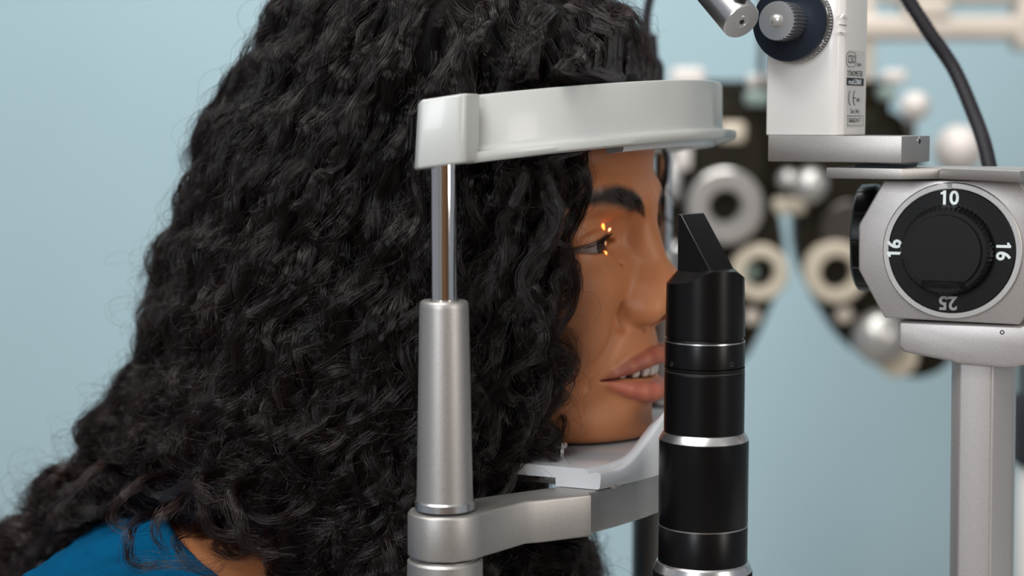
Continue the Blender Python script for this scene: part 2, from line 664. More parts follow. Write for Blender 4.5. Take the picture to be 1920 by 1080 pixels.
# slanted prism block: vertical dark side, bright thin edge, inclined face on the right
zt_, zb_ = zz(402), zz(512)
hw = .0088
TB = Frame((tw0[0], tw0[1], 0), 42)
bm = bmesh.new()
blk = [(-.0086, zb_ - .004), (-.0086, zt_), (-.0070, zt_), (.0096, zb_), (.0096, zb_ - .004)]
add_prism(bm, TB, [(f, z) for f, z in blk], 's', -.0082, .0082, .00016, 1, 1)
from_bm('mirror_prism', bm, [M['black'], M['scale']], tower, 25)
tl('focus_ring', [(zz(812), 0), (zz(812), R1), (zz(697), R1), (zz(695), R1 * .985), (zz(691), R1 * .985), (zz(689), R1), (zz(686), R1), (zz(684), 0)], M['black'])
tl('bright_ring', [(zz(822), 0), (zz(822), R2), (zz(812), R1 * 1.045), (zz(808), R1 * 1.0), (zz(808), 0)], M['bright'])
tl('middle_barrel', [(zz(1050), 0), (zz(1050), R2), (zz(983), R2), (zz(981), R2 * .99), (zz(979), R2 * .99), (zz(977), R2), (zz(822), R2), (zz(822), 0)], M['black'])
tl('seam_ring', [(zz(982.5), 0), (zz(982.5), R2 * 1.0005), (zz(980.6), R2 * 1.0005), (zz(980.6), 0)], M['bright'])
tl('seam_ring', [(zz(694.5), 0), (zz(694.5), R1 * 1.0005), (zz(693), R1 * 1.0005), (zz(693), 0)], M['scale'])
tl('seam_ring', [(zz(639), 0), (zz(639), R1 * .997), (zz(637.4), R1 * .99), (zz(637.4), 0)], M['bright'])
tl('lower_bright_ring', [(zz(1066), 0), (zz(1066), R3), (zz(1052), R2 * 1.04), (zz(1049), R2), (zz(1049), 0)], M['bright'])
tl('knurled_base_barrel', [(TT, 0), (TT, R3), (zz(1068), R3), (zz(1066), R3 * .985), (zz(1066), 0)], M['black_soft'], 480, lambda i, a: 1 + .006 * math.cos(a * 120))
for px, py, R in ((1364, 683, R1), (1256, 686, R1), (1367, 960, R2)):
    sx = (px - 1321) * PXM
    dy = -math.sqrt(max(R * R - sx * sx, 0))
    c0 = np.array([tw0[0] + sx, tw0[1] + dy + .0002, zz(py - 8)])
    bm = bmesh.new()
    dd = np.array([sx, dy, 0]) / R
    add_lathe(bm, c0 - dd * .0008, dd, [(0, 0), (0, .0011), (.0009, .0010), (.0009, .0007), (.0004, .0006), (.0004, 0)], 16)
    from_bm('set_screw', bm, M['phor_silver'] if py == 960 else M['scale'], tower)

# warm slit beam thrown from the mirror onto the eye
def beam(name, src, tgt, ang, power, col, blend=.5, size=.0003):
    dl = bpy.data.lights.new(name, 'SPOT')
    dl.energy, dl.color, dl.spot_size, dl.spot_blend, dl.shadow_soft_size = power, col, math.radians(ang), blend, size
    o = link(name, dl)
    o.location = src
    o.rotation_euler = (Vector(tgt) - Vector(src)).to_track_quat('-Z', 'Y').to_euler()
    return o


bsrc = at(1259, 440, .770)
beam('slit_beam', bsrc, at(1130, 425, .812), 3.6, 2.4, (1, .42, .10))
beam('slit_beam', bsrc, at(1136, 473, .812), 2.6, 2.2, (1, .55, .22))
beam('slit_beam', bsrc, at(1148, 431, .817), 1.6, 3.0, (1, .85, .85))
beam('slit_beam', bsrc, at(1131, 457, .812), 2.6, 26, (1, .62, .3))


# ------------------------------------------------------------------ microscope head (right)
IF = Frame(tuple(at(1600, 225, .80)), 22)      # housing frame; s=0 is the housing's front plane


def IL(px, py, s=0.0, fr=None):
    return (fr or IF).loc(px, py, s)


def pts(fr, L, s=0.0):
    out = []
    for px, py in L:
        f, z = fr.loc(px, py, s)
        out.append((f, z - ZC + 0))
    return out


def fl_(fr, px, py, s=0.0):
    """pixel -> (f, absolute z) on the plane s of the frame"""
    d = ray(px, py)
    c = np.array([0, 0, ZC])
    tt = (s - (c - fr.o) @ fr.s) / (d @ fr.s)
    P = c + d * tt
    return float((P - fr.o) @ fr.f), float(P[2])


IF.o[2] = 0
scope = thing('microscope_head', 'silver slit lamp magnification housing with black dial reading 10, 16 and 25', 'microscope', tuple(IF.w(.06, -.02, TT)))
bm = bmesh.new()
ol = [fl_(IF, x, y) for x, y in ((1657, 338), (1910, 337), (1964, 425), (1964, 510), (1912, 609), (1658, 596), (1610, 506), (1610, 422))]
add_prism(bm, IF, ol, 's', -.064, 0, .0008, 3)
from_bm('housing', bm, M['paint_silver'], scope, 30)
# darker shoulder behind the housing
cxf, cz = fl_(IF, 1785, 470)
R = (1912 - 1657) / 2 * .79 / FPX
nS = IF.s
C0 = IF.w(cxf, 0, cz)
bm = bmesh.new()
add_lathe(bm, C0, nS, [(-.002, 0), (-.002, R), (.0012, R), (.0016, R * .985), (.0016, R * .915), (.0008, R * .91), (.0008, 0)], 128)
from_bm('dial_bezel', bm, M['satin'], scope, 30)
bm = bmesh.new()
Rd = R * .905
add_lathe(bm, C0, nS, [(0, 0), (0, Rd), (.0018, Rd), (.0022, Rd * .985), (.0022, 0)], 128)
dial = from_bm('dial', bm, M['black_soft'], scope, 30)
bm = bmesh.new()
Rk = R * .66


def flat(i, a, k0=.0):
    return 1 + (.012 * math.cos(a * 60))


gf, gz = fl_(IF, 1778, 468)
CK = IF.w(gf, 0, gz)
add_lathe(bm, CK, nS, [(.002, 0), (.002, Rk), (.010, Rk * .97), (.0125, Rk * .90), (.0125, 0)], 480, lambda i, a: 1 + (.012 * math.cos(a * 60) if i in (1, 2) else 0))
from_bm('dial_knob', bm, M['black_soft'], scope, 40)
b = bmesh.new()
n = 96
Rf = 67 * .785 / FPX
L0, L1 = [], []
for k in range(n):
    a = 2 * math.pi * k / n
    x, z = math.cos(a), math.sin(a)
    z = max(z, -.80)
    L0.append(b.verts.new((x * Rf * 1.03, .011, z * Rf * 1.03)))
    L1.append(b.verts.new((x * Rf, .0150, z * Rf)))
b.faces.new(L0)
b.faces.new(L1[::-1])
for k in range(n):
    b.faces.new([L0[k], L0[(k + 1) % n], L1[(k + 1) % n], L1[k]])
bmesh.ops.remove_doubles(b, verts=b.verts, dist=1e-7)
bm = bmesh.new()
FK = Frame((CK[0], CK[1], CK[2]), 22)
merge(bm, b, FK)
from_bm('knob_face', bm, M['black_soft'], scope, 30)
bm = bmesh.new()
add_box(bm, FK, -.010, .010, .0105, .0125, -Rf * 1.05, -Rf * .82, .0004)
from_bm('knob_notch', bm, M['black'], scope, 30)
# index mark on the bezel
ix, iz = fl_(IF, 1781, 349)
bm = bmesh.new()
add_box(bm, IF, ix - .0011, ix + .0011, .0014, .0018, iz - .0013, iz + .0013, 0)
from_bm('index_mark', bm, M['ink_grey'], scope)


def text(name, body, m, parent, origin, right, up, size, ext=.00008, sx=1.0, align='CENTER', off=None, flag1=False):
    c = bpy.data.curves.new(name, 'FONT')
    c.body = body
    c.size = size
    c.extrude = ext
    c.align_x = align
    c.align_y = 'CENTER'
    c.offset = size * .012 if off is None else off
    c.resolution_u = 3
    tmp = link('lettering', c)
    bpy.context.view_layer.update()
    me = bpy.data.meshes.new_from_object(tmp.evaluated_get(bpy.context.evaluated_depsgraph_get()))
    if flag1:
        # the numeral 1 gets its slanted flag at the top left
        nv = np.array([v.co[:] for v in me.vertices])
        x0_, y1_ = nv[:, 0].min(), nv[:, 1].max()
        bmx = bmesh.new()
        bmx.from_mesh(me)
        w1 = size * .13
        q_ = [(x0_ + w1 * .5, y1_), (x0_ + w1 * .5, y1_ - size * .20), (x0_ - size * .13, y1_ - size * .22), (x0_ - size * .13, y1_ - size * .11), (x0_ - size * .02, y1_ - size * .07)]
        for zf in (ext * 1.2,):
            bmx.faces.new([bmx.verts.new((a_, b_, zf)) for a_, b_ in q_][::-1])
        bmx.to_mesh(me)
        bmx.free()
    bpy.data.objects.remove(tmp)
    bpy.data.curves.remove(c)
    r = Vector(right).normalized()
    u = Vector(up).normalized()
    nn = r.cross(u)
    mm = Matrix(((r.x, u.x, nn.x), (r.y, u.y, nn.y), (r.z, u.z, nn.z))).to_4x4()
    mm.translation = Vector(origin)
    me.transform(mm @ Matrix.Diagonal((sx, 1, 1, 1)))
    me.materials.clear()
    return finish(name, me, m, parent, 0)


uz = np.array([0, 0, 1.0])
fF = IF.f
for body, px, py, r_, u_, m in (('10', 1780, 372, fF, uz, 'ink_white'), ('16', 1880, 471, -uz, fF, 'ink_white'), ('16', 1678, 466, uz, -fF, 'ink_white'), ('25', 1777, 567, -fF, -uz, 'ink_grey')):
    f_, z_ = fl_(IF, px, py, .0023)
    text('dial_numeral', body, M[m], dial, IF.w(f_, .0023, z_), r_, u_, .0086, sx=.98, off=.00022, flag1=body[0] == '1')

# objective ring seen edge-on at the housing's left
f0, z0 = fl_(IF, 1610, 455)
bm = bmesh.new()
RO = 105 * .80 / FPX
cO = IF.w(f0 - .0055, -.036, z0)
add_lathe(bm, cO, IF.f, [(-.001, 0), (-.001, RO * .93), (0, RO * .985), (.0065, RO), (.0075, RO * .98), (.010, RO * .9), (.010, 0)], 240, lambda i, a: 1 - (.018 if (i in (2, 3, 4) and (int(a / (2 * math.pi) * 240) % 20) == 0) else 0))
from_bm('objective_ring', bm, M['black'], scope, 20)
bm = bmesh.new()
add_lathe(bm, cO, IF.f, [(.009, 0), (.009, RO * .96), (.016, RO * .88), (.03, RO * .8), (.03, 0)], 96)
from_bm('objective_collar', bm, M['scale'], scope, 30)
# bracket under the housing and its column
bm = bmesh.new()
BR = [fl_(IF, x, y, -.002) for x, y in ((1683, 602), (1985, 613), (1985, 672), (1960, 676), (1905, 688), (1880, 690), (1790, 682), (1782, 678), (1694, 661), (1683, 650))]
add_prism(bm, IF, BR, 's', -.044, -.002, .0016, 3)
from_bm('bracket', bm, M['paint_silver'], scope, 30)
fh, zh = fl_(IF, 1879, 623, -.002)
bm = bmesh.new()
add_lathe(bm, IF.w(fh, -.0022, zh), nS, [(0, 0), (0, .0010), (.0004, .0010), (.0004, .0006), (.0001, .0005), (.0001, 0)], 20)
from_bm('screw_hole', bm, M['slot'], scope)
fc0 = fl_(IF, 1783, 690, -.012)[0]
fc1 = fl_(IF, 1798, 690, -.006)[0]
fc2 = fl_(IF, 1861, 690, -.006)[0]
fc3 = fl_(IF, 1899, 690, -.018)[0]
fe0 = fl_(IF, 1779, 1080, -.012)[0]
lean = (fe0 - fc0)
zt0, zt1 = fl_(IF, 1783, 678, -.006)[1], fl_(IF, 1783, 1080, -.006)[1]
b = bmesh.new()
P0 = [(fc0, -.0125), (fc1, -.006), (fc2, -.006), (fc3, -.020), (fc3, -.034), (fc2, -.04), (fc1, -.04), (fc0, -.034)]
kk = (TT - zt0) / (zt1 - zt0)
lo = [b.verts.new((f + lean * kk, s, TT)) for f, s in P0]
hi = [b.verts.new((f, s, zt0)) for f, s in P0]
b.faces.new(lo)
b.faces.new(hi[::-1])
for i in range(8):
    b.faces.new([lo[i], lo[(i + 1) % 8], hi[(i + 1) % 8], hi[i]])
bmesh.ops.recalc_face_normals(b, faces=b.faces)
bmesh.ops.bevel(b, geom=[e for e in b.edges if abs(e.verts[0].co.z - e.verts[1].co.z) > .05], offset=.0012, segments=3, affect='EDGES', profile=.5)
bm = bmesh.new()
merge(bm, b, IF)
from_bm('support_column', bm, M['paint_silver'], scope, 30)

# plates above the housing
TFm = Frame(tuple(at(1690, 225, .775)), 33)
TFm.o[2] = 0
bm = bmesh.new()
q = lambda px, py, s=0.0: fl_(TFm, px, py, s)
a0 = q(1549, 314)
a1 = q(1690, 337)
q2 = q(1760, 334, -.022)[0]
q3 = q(1916, 334, -.006)[0]
pl = [(a0[0], 0), (a1[0], 0), (q(1762, 330, -.018)[0], -.018), (q(1912, 330, .006)[0], .006), (q(1935, 330, -.01)[0], -.012), (q(1935, 330, -.06)[0], -.060), (a0[0], -.050)]
pz0, pz1 = a1[1], a0[1]
add_prism(bm, TFm, pl, 'z', pz0, pz1, .0005, 2)
from_bm('lower_plate', bm, M['satin'], scope, 30)
bm = bmesh.new()
add_box(bm, TFm, a0[0] + .012, q(1660, 310)[0], -.04, -.004, pz1 - .0005, q(1500, 307.5)[1], 0)
from_bm('plate_spacer', bm, M['navy'], scope, 30)

tono = thing('tonometer', 'white applanation tonometer with navy dial and printed serial label on a silver plate', 'tonometer', tuple(TFm.w(-.03, -.02, pz1)))
bm = bmesh.new()
b0 = q(1440, 254)
b1 = q(1690, 306)
add_box(bm, TFm, b0[0], b1[0], -.036, 0, b1[1], b0[1], .0005, 2)
from_bm('base_plate', bm, M['satin'], tono, 30)
# hex-socket hole in the right side face
d_ = ray(1724, 265)
c_ = np.array([0, 0, ZC])
tt = (b1[0] - (c_ - TFm.o) @ TFm.f) / (d_ @ TFm.f)
hp = c_ + d_ * tt
bm = bmesh.new()
add_lathe(bm, hp - TFm.f * .0005, TFm.f, [(0, 0), (0, .0021), (.0007, .0021), (.0007, .0016), (.0003, .0014), (.0003, 0)], 24)
from_bm('screw_hole', bm, M['chrome'], tono)
bm = bmesh.new()
add_lathe(bm, hp - TFm.f * .0001, TFm.f, [(0, 0), (0, .0012), (.0004, .0012), (.0004, 0)], 6)
from_bm('screw_socket', bm, M['slot'], tono)
# white body
bs = -.002
c0 = fl_(TFm, 1435, 247, bs)
c0 = (c0[0], b0[1] - .0001)
c1 = fl_(TFm, 1574, 247, bs)
ztop = fl_(TFm, 1500, -60, bs)[1]
bm = bmesh.new()
b = bmesh.new()
dpt = .031
outl = [(c0[0], bs - .0008), (c0[0] + .0008, bs), (c1[0] - .006, bs), (c1[0] - .0022, bs - .0012), (c1[0], bs - .0050), (c1[0], bs - dpt), (c0[0], bs - dpt)]
add_prism(bm, TFm, outl, 'z', c0[1] + .0002, ztop, .0007, 3)
bodyo = from_bm('tonometer_body', bm, M['body_white'], tono, 30)


def side_pt(px, py, off=.0):
    d = ray(px, py)
    t_ = (c1[0] + off - (c_ - TFm.o) @ TFm.f) / (d @ TFm.f)
    return c_ + d * t_


# printed label on the side face: work in (u along depth, z)
def side_uv(px, py):
    P = side_pt(px, py)
    return float((P - TFm.o) @ TFm.s), float(P[2])


u0, v0 = side_uv(1586, 240)
u1, v1 = side_uv(1621, 96)
bm = bmesh.new()
add_prism(bm, TFm, [(u0 - .0008, v0), (u1 + .0008, v0), (u1, v0 + .0008), (u1, v1 - .0008), (u1 + .0008, v1), (u0 - .0008, v1), (u0, v1 - .0008), (u0, v0 + .0008)], 'f', c1[0] - .0001, c1[0] + .00010)
lab = from_bm('serial_label', bm, M['sticker'], tono)
sr = -TFm.s    # reading direction to the right as seen on the side face


def stext(body, px, py, hpx, m, sx=.55, up=uz):
    return text('label_text', body, M[m], lab, side_pt(px, py, .00018), sr, up, hpx * .76 / FPX, .00002, sx, off=.000004)


SXW = (u0 - u1)   # label width in metres


def sbox(x0, y0, x1, y1, m, th=.00005, off=.00012, nm='label_block'):
    ua, va = side_uv(x0, y1)
    ub, vb = side_uv(x1, y0)
    bm = bmesh.new()
    add_box(bm, TFm, c1[0] + off, c1[0] + off + th, ub, ua, va, vb, 0)
    return from_bm(nm, bm, M[m], lab)


stext('CSO', 1597, 112, 23, 'ink_black', .85)
stext('ITALY', 1611, 122, 9, 'ink_black', .95)
stext('TONOMETER', 1603, 138.5, 16, 'ink_black', .84)
sbox(1587, 147, 1619, 160, 'ink_black')
stext('mod:Z800', 1603, 154, 14, 'ink_white', 1.12)
stext('Ser.Nr.:', 1604, 209, 13, 'ink_black', 1.25)
stext('06062417', 1602.5, 226, 13.5, 'ink_black', 1.12)
stext('0051', 1609.5, 188, 10, 'ink_black', .95)
for xa, ya, xb, yb in ((1588, 217, 1618, 218), (1588, 235, 1618, 236), (1588, 217, 1588.7, 236), (1617.3, 217, 1618, 236)):
    sbox(xa, ya, xb, yb, 'ink_black', nm='label_frame')
# rounded frame round the maker's mark, and the CE mark as arcs


def arc(cx, cy, rx, ry, a0, a1, w, nm='label_arc', n=24, px_=True, power=1.0):
    bm = bmesh.new()
    P = []
    for a in np.linspace(math.radians(a0), math.radians(a1), n):
        ca, sa = math.cos(a), math.sin(a)
        x = cx + rx * math.copysign(abs(ca) ** power, ca)
        y = cy - ry * math.copysign(abs(sa) ** power, sa)
        P.append(side_pt(x, y, .00016))
    add_tube(bm, P, w, 6)
    return from_bm(nm, bm, M['ink_black'], lab)


arc(1596, 111.5, 9, 14, 0, 360, .00011, 'label_emblem_frame', 48, power=.6)
arc(1596.5, 184, 5.5, 15, 118, 242, .00024, 'label_mark_arc')
arc(1605, 184, 5.5, 15, 118, 242, .00024, 'label_mark_arc')
sbox(1600, 182.6, 1603.5, 184.8, 'ink_black', nm='label_mark_bar')

# index arrows on the front right of the body
for (x0, y0, x1, y1, m, nm) in ((1571, 45.6, 1586, 48.2, 'ink_black', 'index_line'),):
    P0, P1 = side_pt(1573.5, y0), side_pt(1586, y1)
    bm = bmesh.new()
    add_box(bm, TFm, c1[0] - .0002, c1[0] + .0004, (P1 - TFm.o) @ TFm.s, (P0 - TFm.o) @ TFm.s, P1[2], P0[2], 0)
    from_bm(nm, bm, M[m], tono)
for ys in ((34, 27), (60, 66)):
    Pa, Pb, Pc = side_uv(1575, ys[0]), side_uv(1589, ys[0]), side_uv(1581, ys[1])
    bm = bmesh.new()
    add_prism(bm, TFm, [Pa, Pb, Pc], 'f', c1[0] - .0005, c1[0] + .0006)
    from_bm('index_arrow', bm, M['body_white'], tono)

# navy dial on both sides: near one with silver knurled knob
kf, kz = fl_(TFm, 1493, 43, bs)
KC = TFm.w(kf, bs, kz)
RN = 76.5 * .765 / FPX
for sg, c in ((1, KC), (-1, TFm.w(kf, bs - dpt, kz))):
    ax = TFm.s * sg
    k2 = thing if False else None
    bm = bmesh.new()
    add_lathe(bm, c, ax, [(0, 0), (0, RN), (.0072, RN * 1.0), (.0088, RN * .985), (.0088, 0)], 128)
    dd = from_bm('tension_dial', bm, M['navy'], tono, 30)
    bm = bmesh.new()
    add_lathe(bm, c, ax, [(.0012, 0), (.0012, RN * 1.004), (.0070, RN * 1.004), (.0070, 0)], 128)
    sc_ = from_bm('dial_scale', bm, M['scale'], dd, 30)
    bm = bmesh.new()
    RS = 33.5 * .75 / FPX * 1.15
    add_lathe(bm, c, ax, [(.008, 0), (.008, RS), (.0205, RS), (.0215, RS * .96), (.0215, 0)], 256, lambda i, a: 1 - (.05 * (.5 + .5 * math.cos(a * 32)) if i in (1, 2) else 0))
    kn = from_bm('silver_knob', bm, M['bright'], dd, 25)
    bm = bmesh.new()
    add_lathe(bm, c, ax, [(.0212, 0), (.0212, RS * .36), (.0218, RS * .36), (.0218, RS * .30), (.0222, RS * .29), (.0228, RS * .2), (.0230, 0)], 48)
    from_bm('knob_screw', bm, M['phor_silver'], dd, 40)
    if sg < 0:
        continue
    # graduation ticks and numerals on the rim
    d_u = TFm.f
    bm = bmesh.new()
    for k in range(-9, 34):
        a = math.radians(k * 4.5 - 90)
        rad = d_u * math.cos(a) + uz * math.sin(a)
        ta = -d_u * math.sin(a) + uz * math.cos(a)
        L = .0030 if k % 2 else .0020
        p0 = c + rad * RN * 1.003 + ax * .0013
        V = []
        for e1 in (0, L):
            for e2 in (-.00013, .00013):
                for e3 in (0, .0002):
                    V.append(bm.verts.new(p0 + ax * e1 + ta * e2 + rad * e3))
        for fc in ((0, 1, 3, 2), (4, 6, 7, 5), (0, 4, 5, 1), (2, 3, 7, 6), (0, 2, 6, 4), (1, 5, 7, 3)):
            bm.faces.new([V[i] for i in fc])
    from_bm('scale_ticks', bm, M['ink_white'], dd)
    for body, deg in (('1', 14), ('2', -33)):
        a = math.radians(deg)
        rad = d_u * math.cos(a) + uz * math.sin(a)
        ta = -d_u * math.sin(a) + uz * math.cos(a)
        text('dial_numeral', body, M['ink_white'], dd, c + rad * (RN * 1.006) + ax * .0058, np.cross(ta, rad), ta, .0045, .0001)

# applanation arm: silver tube coming in from the top
arm = thing('silver_probe_arm', 'satin silver tube with a screw in its end face, slanting in at the top edge', 'probe arm', tuple(at(1392, 42, .76)))
e1 = at(1391, 41, .755)
e0 = at(1255, -120, .80)
bm = bmesh.new()
dv = (e1 - e0)
Lh = np.linalg.norm(dv)
RT = 37 * .76 / FPX
add_lathe(bm, e0, dv, [(0, 0), (0, RT), (Lh - .0008, RT), (Lh, RT * .95), (Lh, 0)], 96)
from_bm('tube', bm, M['bright'], arm, 30)
bm = bmesh.new()
add_lathe(bm, e1, dv, [(-.001, 0), (-.001, .0030), (.0003, .0030), (.0003, .0024), (-.0002, .0022), (-.0002, 0)], 32)
from_bm('end_screw', bm, M['phor_silver'], arm, 30)
bm = bmesh.new()
d0, u0_, v0_ = basis(dv)
add_lathe(bm, e1, dv, [(-.0001, 0), (-.0001, .0012), (.0002, .0012), (.0002, 0)], 6)
from_bm('screw_socket', bm, M['slot'], arm)
bm = bmesh.new()
P = [at(1392, -8, .755), at(1385, -30, .76)]
add_lathe(bm, at(1394, 2, .752), (at(1380, -20, .75) - at(1394, 2, .752)), [(0, 0), (0, .0022), (.006, .0022), (.006, 0)], 24)
from_bm('side_screw', bm, M['slot'], arm)

# ------------------------------------------------------------------ cables
bm = bmesh.new()
Pc = spline([at(1640, -120, .93), at(1692, -20, .93), at(1742, 60, .925), at(1789, 130, .92), at(1826, 215, .905), at(1846, 272, .89), at(1858, 325, .88)], 150)
add_tube(bm, Pc, 13.5 * .92 / FPX, 20, .07, 3)
cb = from_bm('power_cable', bm, M['cable'], None, 60)
cb['label'] = 'thick black ribbed cable curving down behind the silver magnification housing'
cb['category'] = 'cable'
# plug and cable behind the band
YP = 1.045
plug = thing('cable_plug', 'blurred black plug with thin cable rising behind the white forehead band', 'plug', tuple(at(1218, 160, YP)))
bm = bmesh.new()
k_ = YP / FPX
pc = at(1218, 175, YP)
add_lathe(bm, pc, (0, 0, 1), [(-.04, 0), (-.04, 27 * k_), (48 * k_, 27 * k_), (57 * k_, 24 * k_), (66 * k_, 18 * k_), (66 * k_, 0)], 40)
from_bm('plug_body', bm, M['cable'], plug)
bm = bmesh.new()
add_lathe(bm, pc, (0, 0, 1), [(60 * k_, 0), (60 * k_, 17 * k_), (108 * k_, 13 * k_), (112 * k_, 0)], 32)
from_bm('strain_relief', bm, M['cable'], plug)
bm = bmesh.new()
add_tube(bm, spline([at(1212, 75, YP), at(1212, 40, YP), at(1217, 5, YP), at(1232, -50, YP), at(1260, -120, YP)], 40), 8.5 * k_, 16)
from_bm('cable', bm, M['cable'], plug)
bm = bmesh.new()
add_tube(bm, spline([pc + np.array([0, 0, -.035]), pc + np.array([.0, .03, -.08]), pc + np.array([.02, .04, -.25]), np.array([pc[0] + .02, pc[1] + .04, TT + .009])], 40), 8.5 * k_, 16)
from_bm('cable', bm, M['cable'], plug)
# low behind: added rod as the far column's dark shaded edge, then a dark fitting
shade_rod = thing('column_shade_rod', 'added thin dark rod standing in for the shaded edge of the far headrest column', 'rod', tuple(at(1202, 1000, 1.05)[:2]) + (TT,))
rx = at(1201, 1000, 1.05)
bm = bmesh.new()
add_lathe(bm, (rx[0], rx[1], TT), (0, 0, 1), [(0, 0), (0, .0026), (at(1201, 925, 1.05)[2] - TT, .0026), (at(1201, 925, 1.05)[2] - TT, 0)], 24)
from_bm('rod', bm, M['cable'], shade_rod)
YD = 1.25
rd = at(1925, 800, YD)
dk = thing('pole_fitting', 'blurred dark boxed fitting on a slim pole at the right edge behind the silver column', 'fitting', (rd[0], rd[1], TT))
WF2 = Frame((rd[0], rd[1], 0), 0)
bm = bmesh.new()
zA, zB_ = at(1920, 745, YD)[2], at(1920, 868, YD)[2]
add_box(bm, WF2, -.0085, .03, -.02, .02, zB_, zA, .002)
from_bm('dark_box', bm, M['cable'], dk)
bm = bmesh.new()
add_box(bm, WF2, -.0045, .02, -.015, .015, zA, at(1920, 680, YD)[2], .002)
from_bm('neck', bm, M['scale'], dk)
bm = bmesh.new()
add_box(bm, WF2, -.0045, .015, -.01, .01, TT, zB_, .002)
from_bm('pole', bm, M['body_white'], dk)

# ------------------------------------------------------------------ phoropter far behind
YF = 1.9
KF = YF / FPX
ph = thing('phoropter', 'blurred black phoropter with silver and cream lens rings hanging before the blue wall', 'phoropter', tuple(at(1485, 400, YF)))
PF = Frame((0, YF, 0), 0)
nC = np.array([0, -1.0, 0])


def ppoly(name, L, m, y0, y1, bev=.004):
    bm = bmesh.new()
    P = [at(x, y, YF) for x, y in L]
    add_prism(bm, PF, [(p[0], p[2]) for p in P], 's', -y1, -y0, bev, 3)
    return from_bm(name, bm, M[m], ph, 40)


def pdisc(name, px, py, rpx, m, y0, y1, inner=None, n=64, dome=0.0):
    """rings stand off the body towards the camera; y0..y1 measured from the body's front"""
    bm = bmesh.new()
    c = at(px, py, YF)
    r = rpx * KF
    if inner:
        ri = inner * KF
        pr = [(y0, ri), (y0, r), (y1 - .003, r), (y1, r - .003), (y1, ri + .002), (y1 - .003, ri), (y0, ri)]
    elif dome:
        pr = [(y0, 0), (y0, r * .85)] + [(y0 + (y1 - y0) * (.3 + .7 * math.sin(t)), r * math.cos(t)) for t in np.linspace(0, math.pi / 2 - .05, 8)] + [(y1, 0)]
    else:
        pr = [(y0, 0), (y0, r), (y1 - .002, r), (y1, r - .002), (y1, 0)]
    add_lathe(bm, c, nC, pr, n)
    return from_bm(name, bm, M[m], ph, 40)


def blob(pts_, n=60):
    P = np.array(pts_ + pts_[:1], float)
    # closed Catmull-Rom
    Q = np.vstack([P[-2], P, P[1]])
    out = []
    m = len(P) - 1
    for i in range(m):
        for u_ in np.linspace(0, 1, max(2, n // m), endpoint=False):
            a, b_, c_, d_ = Q[i], Q[i + 1], Q[i + 2], Q[i + 3]
            out.append(tuple(.5 * ((2 * b_) + (c_ - a) * u_ + (2 * a - 5 * b_ + 4 * c_ - d_) * u_ ** 2 + (3 * b_ - a - 3 * c_ + d_) * u_ ** 3)))
    return out


ppoly('left_housing', blob([(1300, 200), (1400, 200), (1432, 260), (1440, 330), (1462, 400), (1472, 500), (1440, 590), (1400, 670), (1360, 690), (1320, 640), (1250, 560), (1215, 470), (1215, 380), (1250, 280)]), 'olive', 0, .06)
ppoly('right_housing', blob([(1535, 250), (1680, 210), (1740, 330), (1800, 500), (1790, 660), (1735, 707), (1665, 695), (1590, 645), (1535, 560), (1502, 480), (1498, 400), (1510, 330)]), 'olive', 0, .06)
ppoly('top_bar', [(1315, 150), (1675, 150), (1675, 290), (1650, 320), (1440, 330), (1315, 300)], 'olive', .01, .05)
ppoly('bridge', [(1425, 310), (1560, 310), (1555, 392), (1530, 400), (1450, 400), (1428, 390)], 'olive', .01, .05)
ppoly('yellow_plate', [(1447, 372), (1515, 372), (1510, 402), (1452, 402)], 'cream', -.002, .02)
pdisc('silver_lens_ring', 1355, 385, 70, 'phor_silver', 0, .03, 30)
pdisc('lens', 1355, 385, 31, 'lens', 0, .012)
pdisc('cream_lens_ring', 1420, 508, 53, 'cream', 0, .025, 28)
pdisc('lens', 1420, 508, 30, 'lens', 0, .010)
pdisc('pale_lens', 1405, 508, 14, 'glassy', .010, .014)
pdisc('cream_lens_ring', 1562, 508, 58, 'cream', 0, .025, 30)
pdisc('lens', 1562, 508, 31, 'lens', 0, .010)
pdisc('grey_drum', 1590, 430, 54, 'scale', 0, .012)
pdisc('small_button', 1408, 592, 15, 'beige', 0, .012)
pdisc('small_button', 1580, 588, 16, 'beige', 0, .012)
pdisc('silver_dome', 1645, 630, 52, 'phor_silver', 0, .04, dome=1)
pdisc('cream_dial', 1680, 668, 38, 'cream', 0, .012)
pdisc('silver_knob', 1508, 345, 33, 'phor_silver', .03, .06, dome=1)
pdisc('silver_knob', 1468, 335, 20, 'phor_silver', .03, .05, dome=1)
pdisc('grey_knob', 1700, 200, 27, 'cream_white', .03, .06, dome=1)
pdisc('cream_dome', 1790, 280, 45, 'cream_white', .0, .05, dome=1)


def pbox(name, x0, y0, x1, y1, m, a, b_, bev=.003):
    P0, P1 = at(x0, y1, YF), at(x1, y0, YF)
    bm = bmesh.new()
    add_box(bm, PF, P0[0], P1[0], a, b_, P0[2], P1[2], bev, 3)
    return from_bm(name, bm, M[m], ph, 40)


pbox('white_knob', 1253, 128, 1318, 176, 'cream_white', .0, .035, .008)
pbox('white_knob', 1398, 140, 1440, 166, 'cream_white', .0, .03, .006)
pbox('glass_window', 1392, 168, 1440, 200, 'glassy', .0, .03, .006)
pbox('white_knob', 1648, 132, 1692, 158, 'cream_white', .0, .03, .006)
pbox('scale_window', 1345, 228, 1398, 268, 'cream', .0, .01, .006)
pbox('white_lever', 1262, 275, 1292, 318, 'cream_white', .0, .03, .004)
pbox('grey_lever', 1238, 300, 1275, 380, 'phor_silver', .0, .03, .01)
pbox('grey_lever', 1250, 450, 1290, 500, 'phor_silver', .0, .03, .01)
pbox('grey_block', 1640, 162, 1672, 190, 'glassy', .0, .03, .006)
pbox('side_block', 1668, 225, 1720, 262, 'scale', -.03, .0, .006)

